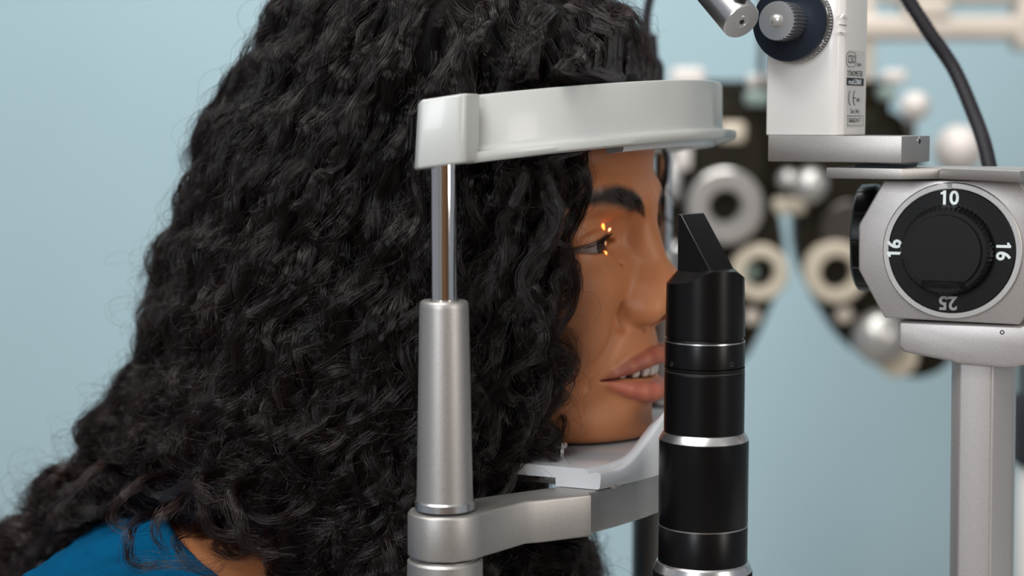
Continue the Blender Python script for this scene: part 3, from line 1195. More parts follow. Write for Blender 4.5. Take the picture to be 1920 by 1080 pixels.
pa = thing('phoropter_stand', 'blurred beige stand arm carrying the phoropter from the right edge', 'stand', (at(2300, 60, 2.02)[0], 2.02, 0))
YA = 2.02
AF = Frame((0, YA, 0), 0)
bm = bmesh.new()
P0, P1 = at(1560, 76, YA), at(2330, 30, YA)
add_box(bm, AF, P0[0], P1[0], -.02, .02, P0[2], P1[2], .008, 3)
from_bm('lower_bar', bm, M['beige'], pa, 40)
bm = bmesh.new()
P0, P1 = at(1650, 8, YA), at(2330, -80, YA)
add_box(bm, AF, P0[0], P1[0], -.02, .02, P0[2], P1[2], .008, 3)
from_bm('upper_bar', bm, M['beige'], pa, 40)
for x0, x1, y0, y1 in ((1690, 1775, 0, 40), (1898, 1990, 0, 95)):
    bm = bmesh.new()
    P0, P1 = at(x0, y1, YA), at(x1, y0, YA)
    add_box(bm, AF, P0[0], P1[0], -.022, .022, P0[2], P1[2], .006, 3)
    from_bm('link_block', bm, M['beige'], pa, 40)
bm = bmesh.new()
P0, P1 = at(1600, 95, YA), at(1640, -20, YA)
add_box(bm, AF, P0[0], P1[0], -.012, .012, at(1600, 170, YA)[2], P1[2], .003, 3)
from_bm('hanger', bm, M['beige'], pa, 40)
bm = bmesh.new()
P0, P1 = at(2280, 76, YA), at(2360, -80, YA)
add_box(bm, AF, P0[0], P1[0], -.03, .03, 0, P1[2], .006, 3)
from_bm('stand_pole', bm, M['beige'], pa, 40)
# slim dark cable hanging behind the tonometer
bm = bmesh.new()
add_tube(bm, spline([at(1432, -80, 1.84), at(1430, 30, 1.84), at(1428, 100, 1.84), at(1427, 160, 1.86)], 30), 7 * KF * .9, 12)
o = from_bm('hanging_cord', bm, M['scale'], None)
o['label'] = 'blurred grey cord hanging behind the left side of the white tonometer'
o['category'] = 'cord'
# ------------------------------------------------------------------ the patient
person = thing('person', 'person with long black curly hair in a blue top leaning into the headrest, smiling', 'person', tuple(HD.w(-.17, 0, -.5)))


def grid(segs):
    out = [np.arange(a, b, st) for a, b, st in segs]
    return np.concatenate(out).astype(np.float32)


def surface_nets(X, Y, Z, D):
    """D on the rectilinear grid; returns verts (in X, Y, Z units) and quads."""
    ins = D < 0
    nx, ny, nz = D.shape
    cnt = np.zeros((nx - 1, ny - 1, nz - 1), np.uint8)
    for a in (0, 1):
        for b_ in (0, 1):
            for c in (0, 1):
                cnt += ins[a:nx - 1 + a, b_:ny - 1 + b_, c:nz - 1 + c]
    act = (cnt > 0) & (cnt < 8)
    I, J, K = np.nonzero(act)
    idx = -np.ones(act.shape, np.int32)
    idx[I, J, K] = np.arange(len(I))
    P = np.zeros((len(I), 3))
    W = np.zeros(len(I))
    ax = (X, Y, Z)
    corners = [(a, b_, c) for a in (0, 1) for b_ in (0, 1) for c in (0, 1)]
    for a in corners:
        for d in range(3):
            if a[d]:
                continue
            b_ = list(a)
            b_[d] = 1
            v0 = D[I + a[0], J + a[1], K + a[2]]
            v1 = D[I + b_[0], J + b_[1], K + b_[2]]
            m = (v0 < 0) != (v1 < 0)
            t_ = np.where(m, v0 / np.where(m, v0 - v1, 1), 0)
            p0 = np.stack([X[I + a[0]], Y[J + a[1]], Z[K + a[2]]], 1)
            p1 = np.stack([X[I + b_[0]], Y[J + b_[1]], Z[K + b_[2]]], 1)
            P += (p0 + (p1 - p0) * t_[:, None]) * m[:, None]
            W += m
    P /= W[:, None]
    quads = []
    for d in range(3):
        sl0 = [slice(1, -1)] * 3
        sl1 = [slice(1, -1)] * 3
        sl0[d] = slice(0, -1)
        sl1[d] = slice(1, None)
        a = ins[tuple(sl0)]
        b_ = ins[tuple(sl1)]
        e = np.argwhere(a != b_)
        if not len(e):
            continue
        base = e.copy()
        for q in range(3):
            base[:, q] += (1 if q != d else 0)
        o1, o2 = [q for q in range(3) if q != d]

        def cell(da, db):
            c = base.copy()
            c[:, o1] -= da
            c[:, o2] -= db
            return idx[c[:, 0], c[:, 1], c[:, 2]]
        Q = np.stack([cell(1, 1), cell(0, 1), cell(0, 0), cell(1, 0)], 1)
        flip = a[tuple(e.T)] ^ (d == 1)
        Q[~flip] = Q[~flip][:, ::-1]
        quads.append(Q)
    Q = np.vstack(quads)
    return P, Q[(Q >= 0).all(1)]


def smin(a, b_, k):
    h = np.clip(.5 + .5 * (b_ - a) / k, 0, 1)
    return b_ + (a - b_) * h - k * h * (1 - h)


def smax(a, b_, k):
    return -smin(-a, -b_, k)


def ell(X, Y, Z, c, r, rot=0.0):
    x, y, z = X - c[0], Y - c[1], Z - c[2]
    if rot:                                   # pitch about the s axis, positive lifts the front
        a = math.radians(rot)
        x, z = x * math.cos(a) + z * math.sin(a), -x * math.sin(a) + z * math.cos(a)
    k0 = np.sqrt((x / r[0]) ** 2 + (y / r[1]) ** 2 + (z / r[2]) ** 2)
    k1 = np.sqrt((x / r[0] ** 2) ** 2 + (y / r[1] ** 2) ** 2 + (z / r[2] ** 2) ** 2)
    return k0 * (k0 - 1) / np.maximum(k1, 1e-6)


def cap(X, Y, Z, a, b_, ra, rb=None):
    rb = ra if rb is None else rb
    a = np.array(a, float)
    b_ = np.array(b_, float)
    d = b_ - a
    t_ = np.clip(((X - a[0]) * d[0] + (Y - a[1]) * d[1] + (Z - a[2]) * d[2]) / (d @ d), 0, 1)
    return np.sqrt((X - a[0] - d[0] * t_) ** 2 + (Y - a[1] - d[1] * t_) ** 2 + (Z - a[2] - d[2] * t_) ** 2) - (ra + (rb - ra) * t_)


def chain(X, Y, Z, P, R, k=0.0):
    D = None
    for i in range(len(P) - 1):
        c = cap(X, Y, Z, P[i], P[i + 1], R[i], R[i + 1])
        D = c if D is None else (smin(D, c, k) if k else np.minimum(D, c))
    return D


EYE = (17.5, 31.0, -56.5)
ER = 12.2
UPL = [(22.0, 32.0, -120.6), (25, 29.5, -120.2), (33, 25.5, -118.0), (39.5, 19.5, -115.2), (44.5, 12.5, -112.9), (47.6, 5.5, -111.3), (48.2, 0, -112.2)]
UPR = [.9, 2.0, 3.0, 3.8, 4.3, 4.6, 4.3]
LOL = [(22.0, 31.8, -121.2), (25, 29.0, -121.4), (33, 25.0, -123.6), (38.6, 19, -126.0), (43.0, 12, -127.8), (45.6, 5, -128.8), (46.2, 0, -129.0)]
LOR = [.9, 2.0, 2.4, 3.6, 4.5, 4.9, 4.9]
BROW = [(43.5, 13.8, -43.8), (42.5, 19, -40.0), (40, 26, -36.5), (37.0, 33, -34.5), (32, 41, -34.0), (25.5, 49, -35.5), (20, 55, -38.0)]


def torso(X, A, Z):
    D = ell(X, A, Z, (-208, 0, -440), (110, 165, 235))
    D = smin(D, cap(X, A, Z, (-196, 0, -262), (-180, 132, -268), 58, 52), 40)
    D = smin(D, cap(X, A, Z, (-180, 150, -272), (-120, 185, -460), 48, 40), 25)
    return D


def zu(A):
    return np.interp(A, (14, 18, 24, 31, 38, 44, 50), (-56.5, -55.0, -53.2, -53.4, -55.6, -58.2, -60.4)).astype(np.float32)


def zlw(A):
    return np.interp(A, (14, 18, 24, 31, 38, 44, 50), (-56.4, -57.4, -59.4, -60.8, -61.0, -60.4, -60.6)).astype(np.float32)


def body_sdf(X, S, Z):
    A = np.abs(S)
    D = ell(X, A, Z, (-54, 0, -8), (97, 73, 71))
    D = smin(D, ell(X, A, Z, (-22, 0, -72), (63, 60, 74)), 22)
    D = smin(D, ell(X, A, Z, (-8, 30, -104), (37, 30, 44)), 14)
    D = smin(D, ell(X, A, Z, (19, 0, -143), (26.5, 27, 21)), 14)            # chin
    D = smin(D, cap(X, A, Z, (14, 20, -147), (-34, 50, -126), 13, 14), 18)     # jaw
    D = smin(D, ell(X, A, Z, (19, 0, -113), (27.5, 29, 28)), 14)            # muzzle
    D = smin(D, ell(X, A, Z, (8, 44, -82), (20, 20, 16)), 12)              # cheekbone
    D = smin(D, ell(X, A, Z, (15, 36, -99), (15.5, 15, 14)), 9)            # smiling cheek
    D = smax(D, tz * 1000 + .8 - Z, 4)                                            # flesh resting flat on the tray
    D = smin(D, cap(X, A, Z, (-52, 0, -110), (-120, 0, -215), 52, 58), 18)      # neck
    T = torso(X, A, Z)
    D = smin(D, cap(X, A, Z, (-105, 0, -205), (-178, 105, -256), 46, 48), 40)
    D = smin(D, T, 40)
    return D


def face_detail(X, S, Z, D):
    A = np.abs(S)
    # brow ridge and socket
    D = smin(D, chain(X, A, Z, [(34.5, 6, -41), (33.5, 22, -36), (26, 38, -33), (13, 50, -38)], [9, 9, 9, 8]), 8)
    D = smax(D, -ell(X, A, Z, (41, 29, -56.5), (15.5, 16, 10)), 9)
    D = smax(D, -ell(X, A, Z, (42, 16, -52), (7, 7, 9)), 7)
    # nose
    D = smin(D, cap(X, A, Z, (36.0, 0, -42), (39.5, 0, -58), 8.2, 6.2), 7)
    D = smin(D, cap(X, A, Z, (39.5, 0, -58), (51.5, 0, -82.5), 6.4, 8.6), 9)
    D = smin(D, ell(X, A, Z, (44, 5, -82), (15, 12, 11)), 9)
    D = smin(D, ell(X, A, Z, (53.0, 3.2, -84.5), (9, 7, 7.5)), 4)
    D = smin(D, ell(X, A, Z, (41.8, 12.8, -88.2), (11.8, 7.4, 8.2), -6), 3.2)
    D = smin(D, cap(X, A, Z, (55, 0, -86.5), (43, 0, -93.5), 3.4, 4.2), 4)
    D = smax(D, -ell(X, A, Z, (48.7, 8.2, -95.4), (8.3, 4.5, 5.2), 12), 1.2)
    D = smax(D, -chain(X, A, Z, [(34.0, 20.6, -84.5), (32.5, 21.5, -90), (34.5, 20.5, -97)], [.1, .2, .1]), 6.5)
    # cheek under the eye
    D = smin(D, ell(X, A, Z, (21, 30, -76), (14, 15, 11)), 9)
    # eyelids: a shell round the eyeball, then opened
    D = smin(D, ell(X, A, Z, EYE, (ER + 1.5, ER + 2.2, ER + 1.3)), 3.0)
    D = smin(D, chain(X, A, Z, [(22, 42, -66), (27, 33, -67.0), (29, 24, -64.5)], [2.0, 3.2, 2.2]), 3.5)
    D = smax(D, -chain(X, A, Z, [(33, 18, -51.0), (32.3, 25, -48.2), (30.6, 32, -47.4), (26.5, 40, -49.6), (20.5, 48, -54.5)], [.5, 1.2, 1.5, 1.4, .8]), 1.5)
    D = smax(D, -chain(X, A, Z, [(34, 20, -67.5), (30.5, 28, -71.6), (25.5, 38, -71.5), (20, 46, -68)], [.3, 1.2, 1.3, .3]), 3.0)
    op = np.maximum(Z - zu(A), zlw(A) - Z)
    op = np.maximum(np.maximum(op, 12 - X), np.maximum(A - 48.5, 15.5 - A))
    D = smax(D, -op, .8)
    # nasolabial fold, labiomental fold, philtrum
    D = smax(D, -chain(X, A, Z, [(35.5, 23.5, -92), (33.5, 29, -102), (29.5, 34.5, -112), (23.5, 38, -122)], [.2, .6, .9, .3]), 8)
    D = smax(D, -ell(X, A, Z, (50.5, 0, -140.5), (8.5, 20, 4.5)), 8)
    D = smax(D, -cap(X, A, Z, (51.8, 0, -101), (52.8, 0, -107), 1.6), 4)
    # lips
    U = chain(X, A, Z, UPL, UPR, 1.0)
    L = chain(X, A, Z, LOL, LOR, 1.0)
    D = smin(D, U, 1.8)
    D = smin(D, L, 2.2)
    gz = np.interp(A, (0, 6, 13, 20, 26, 30), (-119.3, -118.8, -118.9, -119.9, -120.6, -120.9))
    gh = np.interp(A, (0, 8, 14, 20, 27, 30.5), (3.2, 3.1, 2.2, .9, .4, .15))
    D = smax(D, -np.maximum(np.maximum(np.abs(Z - gz) - gh, 19 - X), A - 31), 1.6)
    return D


GX = grid([(-345, -12, 6), (-12, 12, 2.4), (12, 70, .8)])
GS = grid([(-235, -66, 6), (-66, -4, 2.2), (-4, 54, .8), (54, 70, 2), (70, 235, 6)])
GZ = grid([(-600, -176, 7), (-176, -164, 3), (-164, -26, .8), (-26, 92, 3)])
XX, SS_, ZZ = np.meshgrid(GX, GS, GZ, indexing='ij', sparse=True)
DD = body_sdf(XX, SS_, ZZ).astype(np.float32)
ix0 = np.searchsorted(GX, -2)
j0, j1 = np.searchsorted(GS, -64), np.searchsorted(GS, 64)
k0, k1 = np.searchsorted(GZ, -168), np.searchsorted(GZ, -18)
xs, ss, zs = XX[ix0:], SS_[:, j0:j1], ZZ[:, :, k0:k1]
sub = face_detail(xs, ss, zs, DD[ix0:, j0:j1, k0:k1])
DD[ix0:, j0:j1, k0:k1] = sub
V, Q = surface_nets(GX, GS, GZ, DD)
del DD, sub

# skin colour: lips and brows carry their own pigment, nostril shade is painted in
m = bpy.data.materials.new('skin')
m.use_nodes = True
nt = m.node_tree
Pn = nt.nodes['Principled BSDF']
Pn.inputs['Roughness'].default_value = .5
Pn.inputs['Subsurface Weight'].default_value = .35
Pn.inputs['Subsurface Radius'].default_value = (1.0, .35, .18)
Pn.inputs['Subsurface Scale'].default_value = .005
Pn.inputs['Specular IOR Level'].default_value = .45
at_ = nt.nodes.new('ShaderNodeAttribute')
at_.attribute_name = 'pigment'
tc = nt.nodes.new('ShaderNodeTexCoord')
nz = nt.nodes.new('ShaderNodeTexNoise')
nz.inputs['Scale'].default_value = 45
nz.inputs['Detail'].default_value = 4
nt.links.new(tc.outputs['Object'], nz.inputs['Vector'])
mr = nt.nodes.new('ShaderNodeMapRange')
mr.inputs[1].default_value, mr.inputs[2].default_value, mr.inputs[3].default_value, mr.inputs[4].default_value = .3, .7, .93, 1.07
nt.links.new(nz.outputs['Fac'], mr.inputs[0])
mx = nt.nodes.new('ShaderNodeVectorMath')
mx.operation = 'SCALE'
nt.links.new(at_.outputs['Color'], mx.inputs[0])
nt.links.new(mr.outputs[0], mx.inputs['Scale'])
nt.links.new(mx.outputs[0], Pn.inputs['Base Color'])
n2 = nt.nodes.new('ShaderNodeTexNoise')
n2.inputs['Scale'].default_value = 1400
nt.links.new(tc.outputs['Object'], n2.inputs['Vector'])
bp = nt.nodes.new('ShaderNodeBump')
bp.inputs['Strength'].default_value = .25
bp.inputs['Distance'].default_value = .0003
nt.links.new(n2.outputs['Fac'], bp.inputs['Height'])
nt.links.new(bp.outputs[0], Pn.inputs['Normal'])
M['skin'] = m
Va = V[:, 0], np.abs(V[:, 1]), V[:, 2]
col = np.tile(np.array([.45, .175, .072], np.float32), (len(V), 1))


def tint(mask, c):
    global col
    mask = np.clip(mask, 0, 1)[:, None].astype(np.float32)
    col = col * (1 - mask) + np.array(c, np.float32)[None] * mask


dU = chain(*Va, UPL, UPR)
dL = chain(*Va, LOL, LOR)
fr_ = (Va[0] > 20)
tint((1.3 - dU) / 1.6 * fr_ * .92, (.23, .05, .045))
tint((1.0 - dL) / 1.6 * fr_ * .92, (.42, .085, .09))
dB = chain(*Va, BROW, [3.2, 4.8, 5.0, 4.8, 4.2, 3.4, 2.4])
tint((1.6 - dB) / 3.0 * (Va[0] > 10) * .97, (.02, .012, .009))
lid = np.clip(1.7 - np.abs(Va[2] - zu(Va[1]) - .2) / .8, 0, 1)
tint(lid * np.clip((Va[1] - 19) / 5, 0, 1) * ((Va[0] > 12) & (Va[1] < 50) & (Va[0] < 34)) * .9, (.03, .015, .01))
lidl = np.clip(1.3 - np.abs(Va[2] - zlw(Va[1])) / .8, 0, 1)
tint(lidl * np.clip((Va[1] - 19) / 5, 0, 1) * ((Va[0] > 12) & (Va[1] < 49) & (Va[0] < 34)) * .6, (.12, .04, .03))
tint(np.clip((3.0 - ell(*Va, (49.5, 8.0, -95.0), (6, 3.4, 3.8))) / 3, 0, 1) * .8, (.2, .06, .04))  # shade inside the nostrils, painted into the skin colour
body = from_arrays('body', HD.arr(V * .001), Q, M['skin'], person)
at_c = body.data.color_attributes.new('pigment', 'FLOAT_COLOR', 'POINT')
at_c.data.foreach_set('color', np.hstack([col, np.ones((len(V), 1), np.float32)]).astype(np.float32).ravel())

# eyeballs with a domed cornea
me_ = bpy.data.materials.new('eye')
me_.use_nodes = True
nt = me_.node_tree
Pn = nt.nodes['Principled BSDF']
Pn.inputs['Roughness'].default_value = .10
Pn.inputs['Coat Weight'].default_value = .15
Pn.inputs['Specular IOR Level'].default_value = .35
at_ = nt.nodes.new('ShaderNodeAttribute')
at_.attribute_name = 'pigment'
nt.links.new(at_.outputs['Color'], Pn.inputs['Base Color'])
for sg in (1, -1):
    n, r_ = 96, 48
    Vv, Cc = [], []
    gaze = np.array([math.cos(.05), -.10 * sg * 0 - .06, .02])
    gaze /= np.linalg.norm(gaze)
    g, u_, v_ = basis(gaze)
    for i in range(r_ + 1):
        th = math.pi * i / r_
        for k in range(n):
            a = 2 * math.pi * k / n
            rr = ER
            rr += 1.1 * max(0, math.cos(th) - .88) / .12 if math.cos(th) > .88 else 0
            p = g * math.cos(th) * rr + (u_ * math.cos(a) + v_ * math.sin(a)) * math.sin(th) * rr
            Vv.append((EYE[0] + p[0], EYE[1] * sg + p[1], EYE[2] + p[2]))
            d_ = math.sin(th) * ER
            Cc.append((.004, .003, .003, 1) if th < 1 and d_ < 2.2 else ((.03, .012, .005, 1) if th < 1 and d_ < 6.0 else ((.006, .004, .004, 1) if th < 1 and d_ < 6.6 else (.24, .18, .165, 1))))
    Qq = [(i * n + k, i * n + (k + 1) % n, (i + 1) * n + (k + 1) % n, (i + 1) * n + k) for i in range(r_) for k in range(n)]
    eb = from_arrays('eyeball', HD.arr(np.array(Vv) * .001), Qq, me_, person)
    ca = eb.data.color_attributes.new('pigment', 'FLOAT_COLOR', 'POINT')
    ca.data.foreach_set('color', np.array(Cc, np.float32).ravel())

# teeth: an arch of separate crowns
M['tooth'] = mat('tooth_enamel', (.52, .47, .43, 1), .25, coat=.3, var=.03, sss=.2)
M['mouth'] = mat('mouth_inside', (.06, .015, .012, 1), .5, var=.05)
bm = bmesh.new()
for i in range(-4, 4):
    s = (i + .5) * 5.6
    w_ = 5.3 if abs(i + .5) < 1 else 4.6
    q_ = abs(s) / 26
    fx = 44.5 - 17 * min(1, q_) ** 2.1
    ang = math.atan(2 * 17 * q_ / 26) * (1 if s > 0 else -1)
    b = bmesh.new()
    bmesh.ops.create_uvsphere(b, u_segments=16, v_segments=12, radius=1)
    for v in b.verts:
        x, y, z = v.co
        c4 = lambda t: math.copysign(abs(t) ** .6, t)
        x, y, z = c4(x) * 2.4, c4(y) * w_ * .52, c4(z) * 5.0
        v.co = ((fx + x * math.cos(ang) - y * math.sin(ang)) * .001, (s + y * math.cos(ang) + x * math.sin(ang)) * .001, (-116.4 + z + abs(s) * .03) * .001)
    merge(bm, b, HD)
from_bm('teeth', bm, M['tooth'], person, 180)
bm = bmesh.new()
b = bmesh.new()
bmesh.ops.create_uvsphere(b, u_segments=24, v_segments=16, radius=1)
for v in b.verts:
    v.co = ((21 + v.co.x * 17) * .001, v.co.y * 24 * .001, (-121 + v.co.z * 9) * .001)
merge(bm, b, HD)
from_bm('mouth_lining', bm, M['mouth'], person, 180)

# shirt: the torso grown a little, cut along the wide neckline
GX2 = grid([(-350, 0, 4)])
GS2 = grid([(-245, 246, 4)])
GZ2 = grid([(-600, -300, 8), (-300, -150, 3)])
XX, SS_, ZZ = np.meshgrid(GX2, GS2, GZ2, indexing='ij', sparse=True)
A = np.abs(SS_)
T = smin(torso(XX, A, ZZ), cap(XX, A, ZZ, (-105, 0, -205), (-178, 105, -256), 46, 48), 40) - 5.5
fold = 3.2 * np.sin(XX * .09 + A * .11 + ZZ * .05) * np.sin(ZZ * .07 - XX * .035) + 1.3 * np.sin(XX * .21 - ZZ * .16 + A * .13) + .7 * np.sin(XX * .31 + ZZ * .4 - A * .27)
T = T - fold * .8
neck = ell(XX, A, ZZ, (-105, 0, -165), (96, 128, 95), 0)
T = smax(T, -neck, 4)
V2, Q2 = surface_nets(GX2, GS2, GZ2, T.astype(np.float32))
M['cloth'] = mat('teal_blue_cloth', (.0005, .053, .125, 1), .9, var=.2, vscale=45, grain=.2, gscale=1800, bump=.5, bscale=1500, spec=.04)
from_arrays('shirt', HD.arr(V2 * .001), Q2, M['cloth'], person)
# ------------------------------------------------------------------ hair
rng = np.random.default_rng(7)
HQ = 1.0
POLY = np.array([(1085, -20), (1158, 50), (1208, 122), (1222, 160), (1222, 215), (1150, 232), (1092, 290), (1070, 380), (1052, 470), (1046, 560), (1025, 650), (1030, 740), (1000, 800),
                 (985, 860), (960, 900), (985, 960), (1035, 1000), (1060, 1050), (1080, 1110), (1070, 1330), (560, 1330), (480, 1090), (410, 1050), (310, 990), (235, 945), (150, 965), (75, 1045), (50, 1020), (90, 958),
                 (190, 872), (212, 800), (292, 690), (298, 585), (338, 465), (378, 360), (402, 255), (484, 140), (548, 10), (640, -110), (780, -175), (930, -150)], float)
# pixels -> metres on a plane 0.85 m away, in camera axes
PM = (POLY - np.array([960, 540])) / FPX


def to_cam(P):
    """world points -> image-plane slopes (u right, v down) and horizontal distance"""
    d = P - np.array([0, 0, ZC])
    cz = d[:, 1] * math.cos(PITCH) - d[:, 2] * math.sin(PITCH)
    return d[:, 0] / cz, -(d[:, 1] * math.sin(PITCH) + d[:, 2] * math.cos(PITCH)) / cz, d[:, 1]


def poly_sd(u, v):
    """signed distance (positive inside) to the outline, same units as PM"""
    d2 = np.full(u.shape, 1e9)
    ins = np.zeros(u.shape, bool)
    n = len(PM)
    for i in range(n):
        a, b_ = PM[i], PM[(i + 1) % n]
        e = b_ - a
        wx, wy = u - a[0], v - a[1]
        t_ = np.clip((wx * e[0] + wy * e[1]) / (e @ e), 0, 1)
        d2 = np.minimum(d2, (wx - e[0] * t_) ** 2 + (wy - e[1] * t_) ** 2)
        c = ((a[1] > v) != (b_[1] > v))
        with np.errstate(divide='ignore', invalid='ignore'):
            xi = a[0] + (v - a[1]) * e[0] / (e[1] if e[1] != 0 else 1e-12)
        ins ^= c & (u < xi)
    return np.where(ins, 1, -1) * np.sqrt(d2)


def hair_sd(P):
    """approximate signed distance (metres, negative inside) of the hair mass"""
    u, v, y = to_cam(P)
    px = u * FPX + 960
    py = v * FPX + 540
    d = poly_sd(u, v) * y
    yc = .85 - (P[:, 0] - .0254) * np.where(P[:, 0] > .0254, .378, .14)
    R = np.interp(px, (750, 960), (.070, .022))
    R = np.where(py < 300, np.maximum(R, np.interp(py, (150, 300), (.060, .022))), R)
    Wd = np.interp(px, (100, 300, 480, 900, 1060, 1230), (.05, .085, .103, .103, .096, .085))
    Wd = Wd * np.interp(py, (-180, 100, 700, 1000, 1300), (.9, 1, 1.0, .95, .9))
    R = np.where((px > 1000) & (py < 250), .024, R)
    q = np.maximum(0, 1 - d / R)
    e = (P[:, 1] - yc) / Wd
    e = np.where(e > 0, e * .86, e)
    # keep a plumper far side a little thinner
    D = (np.sqrt(q * q + e * e) - 1) * np.minimum(R, Wd) * np.where(q > .3, 1.0, 1.4)
    lump = .0028 * np.sin(P[:, 0] * 95 + P[:, 2] * 60) * np.sin(P[:, 2] * 110 + P[:, 1] * 70) + .002 * np.sin(P[:, 0] * 230 - P[:, 2] * 170)
    return D + lump


def hair_grad(P):
    h = .0015
    g = np.stack([hair_sd(P + np.eye(3)[i] * h) - hair_sd(P - np.eye(3)[i] * h) for i in range(3)], 1)
    return g / np.maximum(np.linalg.norm(g, axis=1), 1e-9)[:, None]


gx = np.arange(-.30, .13, .004)
gy = np.arange(.66, 1.08, .005)
gz = np.arange(-.30, .15, .004)
G = np.stack(np.meshgrid(gx, gy, gz, indexing='ij'), -1).reshape(-1, 3) + np.array([0, 0, ZC])
Dh = hair_sd(G).reshape(len(gx), len(gy), len(gz)).astype(np.float32) + .004
Dh[:, :, 0] = 1
# leave room for the chin-rest arm, tray and cup
q_ = G - HF.o
bx = np.maximum(np.maximum(-.022 - q_ @ HF.f, np.abs(q_ @ HF.s) - .165), np.maximum(az0 - .004 - q_[:, 2], q_[:, 2] - tz - .010)).reshape(Dh.shape)
Dh = np.maximum(Dh, -bx).astype(np.float32)
Vh, Qh = surface_nets(gx, gy, gz, Dh)
Vh = Vh + np.array([0, 0, ZC])
del G

M['hair_mass'] = mat('dark_hair_mass', (.006, .005, .005, 1), .7, grain=.3, gscale=1200, bump=.6, bscale=500, spec=.15)
hair = from_arrays('hair', Vh, Qh, M['hair_mass'], person)

mh = bpy.data.materials.new('hair_strands')
mh.use_nodes = True
nt = mh.node_tree
nt.nodes.clear()
out_ = nt.nodes.new('ShaderNodeOutputMaterial')
hb = nt.nodes.new('ShaderNodeBsdfHairPrincipled')
hb.parametrization = 'MELANIN'
hb.inputs['Melanin'].default_value = .99
hb.inputs['Melanin Redness'].default_value = .4
hb.inputs['Roughness'].default_value = .17
hb.inputs['Radial Roughness'].default_value = .3
hb.inputs['Coat'].default_value = .6
hb.inputs['Random Color'].default_value = .05
hb.inputs['Random Roughness'].default_value = .2
nt.links.new(hb.outputs[0], out_.inputs[0])
M['strand'] = mh
tn_ = nt.nodes.new('ShaderNodeAttribute')
tn_.attribute_name = 'tone'
nt.links.new(tn_.outputs['Fac'], hb.inputs['Melanin'])


def flow(P):
    u, v, y = to_cam(P)
    px = u * FPX + 960
    py = v * FPX + 540
    gx_ = np.interp(px, (50, 300, 500, 700, 850, 1000, 1100, 1230), (-.95, -.6, -.5, -.35, -.08, .05, .16, .2))
    gx_ = np.where((px < 520), gx_ * np.interp(py, (600, 850), (1, 1.6)), gx_)
    g = np.stack([gx_, np.zeros_like(gx_), -np.ones_like(gx_)], 1)
    return g / np.linalg.norm(g, axis=1)[:, None]


def trace(P0, nst, step, off):
    """walk from P0 along the fall of the hair, staying at distance `off` from the mass surface"""
    P = P0.copy()
    path = [P.copy()]
    dprev = None
    for _ in range(nst - 1):
        g = flow(P)
        nrm = hair_grad(P)
        t_ = g - nrm * (g * nrm).sum(1)[:, None]
        tl_ = np.linalg.norm(t_, axis=1)[:, None]
        k = np.clip((tl_ - .25) / .3, 0, 1)
        d = t_ / np.maximum(tl_, 1e-6) * k + g * (1 - k)
        d /= np.maximum(np.linalg.norm(d, axis=1), 1e-6)[:, None]
        if dprev is not None:
            d = dprev * .72 + d * .28
            d /= np.linalg.norm(d, axis=1)[:, None]
        dprev = d
        P = P + d * step[:, None]
        sd = hair_sd(P)
        P = P - nrm * np.clip((sd - off), -.002, .002)[:, None] * k
        path.append(P.copy())
    return np.stack(path, 1)          # locks x points x 3


def frames(C):
    T = np.gradient(C, axis=1)
    T /= np.maximum(np.linalg.norm(T, axis=2), 1e-9)[..., None]
    ref = np.zeros_like(T)
    ref[..., 1] = 1
    U = ref - T * (T * ref).sum(2)[..., None]
    U /= np.maximum(np.linalg.norm(U, axis=2), 1e-6)[..., None]
    return T, U, np.cross(T, U)


def smooth_noise(shape, n, k, rng):
    """k control values interpolated over n points: shape x n"""
    c = rng.normal(size=shape + (k,))
    x = np.linspace(0, k - 1, n)
    i = np.minimum(x.astype(int), k - 2)
    f = x - i
    f = f * f * (3 - 2 * f)
    return c[..., i] * (1 - f) + c[..., i + 1] * f


def make_strands(C, nstr, amp, lam, width, step, phase=None, taper=None, amp0=.35, jit=.35, wild=.0, grow=.5):
    """C: locks x n x 3 centre lines -> strands (locks*nstr) x n x 3"""
    L, n = C.shape[:2]
    T, U, Bn = frames(C)
    s = np.arange(n)[None] * step[:, None]
    a = amp[:, None] * (amp0 + (1 - amp0) * np.clip(np.arange(n)[None] / (n * grow), 0, 1))
    ph0 = rng.uniform(0, 2 * np.pi, L) if phase is None else phase
    hand = rng.choice([-1, 1], L)
    frq = 2 * np.pi / lam
    wob = smooth_noise((L,), n, 4, rng) * .6
    ph = ph0[:, None] + hand[:, None] * (s * frq[:, None]) + wob
    S_ = []
    ecc = rng.uniform(.35, .8, L)
    for _ in range(nstr):
        pj = ph + rng.normal(0, jit, L)[:, None] + smooth_noise((L,), n, 4, rng) * jit * .5
        aj = a * rng.uniform(.8, 1.2, L)[:, None]
        r_ = np.sqrt(rng.uniform(0, 1, L)) * width
        th = rng.uniform(0, 2 * np.pi, L)
        o1 = r_[:, None] * np.cos(th)[:, None] * (.75 + .35 * smooth_noise((L,), n, 5, rng))
        o2 = r_[:, None] * np.sin(th)[:, None] * (.75 + .35 * smooth_noise((L,), n, 5, rng))
        if wild:
            o1 = o1 + smooth_noise((L,), n, 6, rng) * wild * (np.arange(n) / n)[None]
            o2 = o2 + smooth_noise((L,), n, 6, rng) * wild * (np.arange(n) / n)[None]
        x1 = aj * np.cos(pj) + o1
        x2 = aj * np.sin(pj) * ecc[:, None] + o2
        S_.append(C + Bn * x1[..., None] + U * x2[..., None])
    return np.concatenate(S_, 0)


batches = []      # (points array, root radius)


def add_batch(P, r, cut=True, ml=None):
    """P: strands x n x 3; each strand gets its own random length"""
    batches.append((P.astype(np.float32), r, cut, ml))


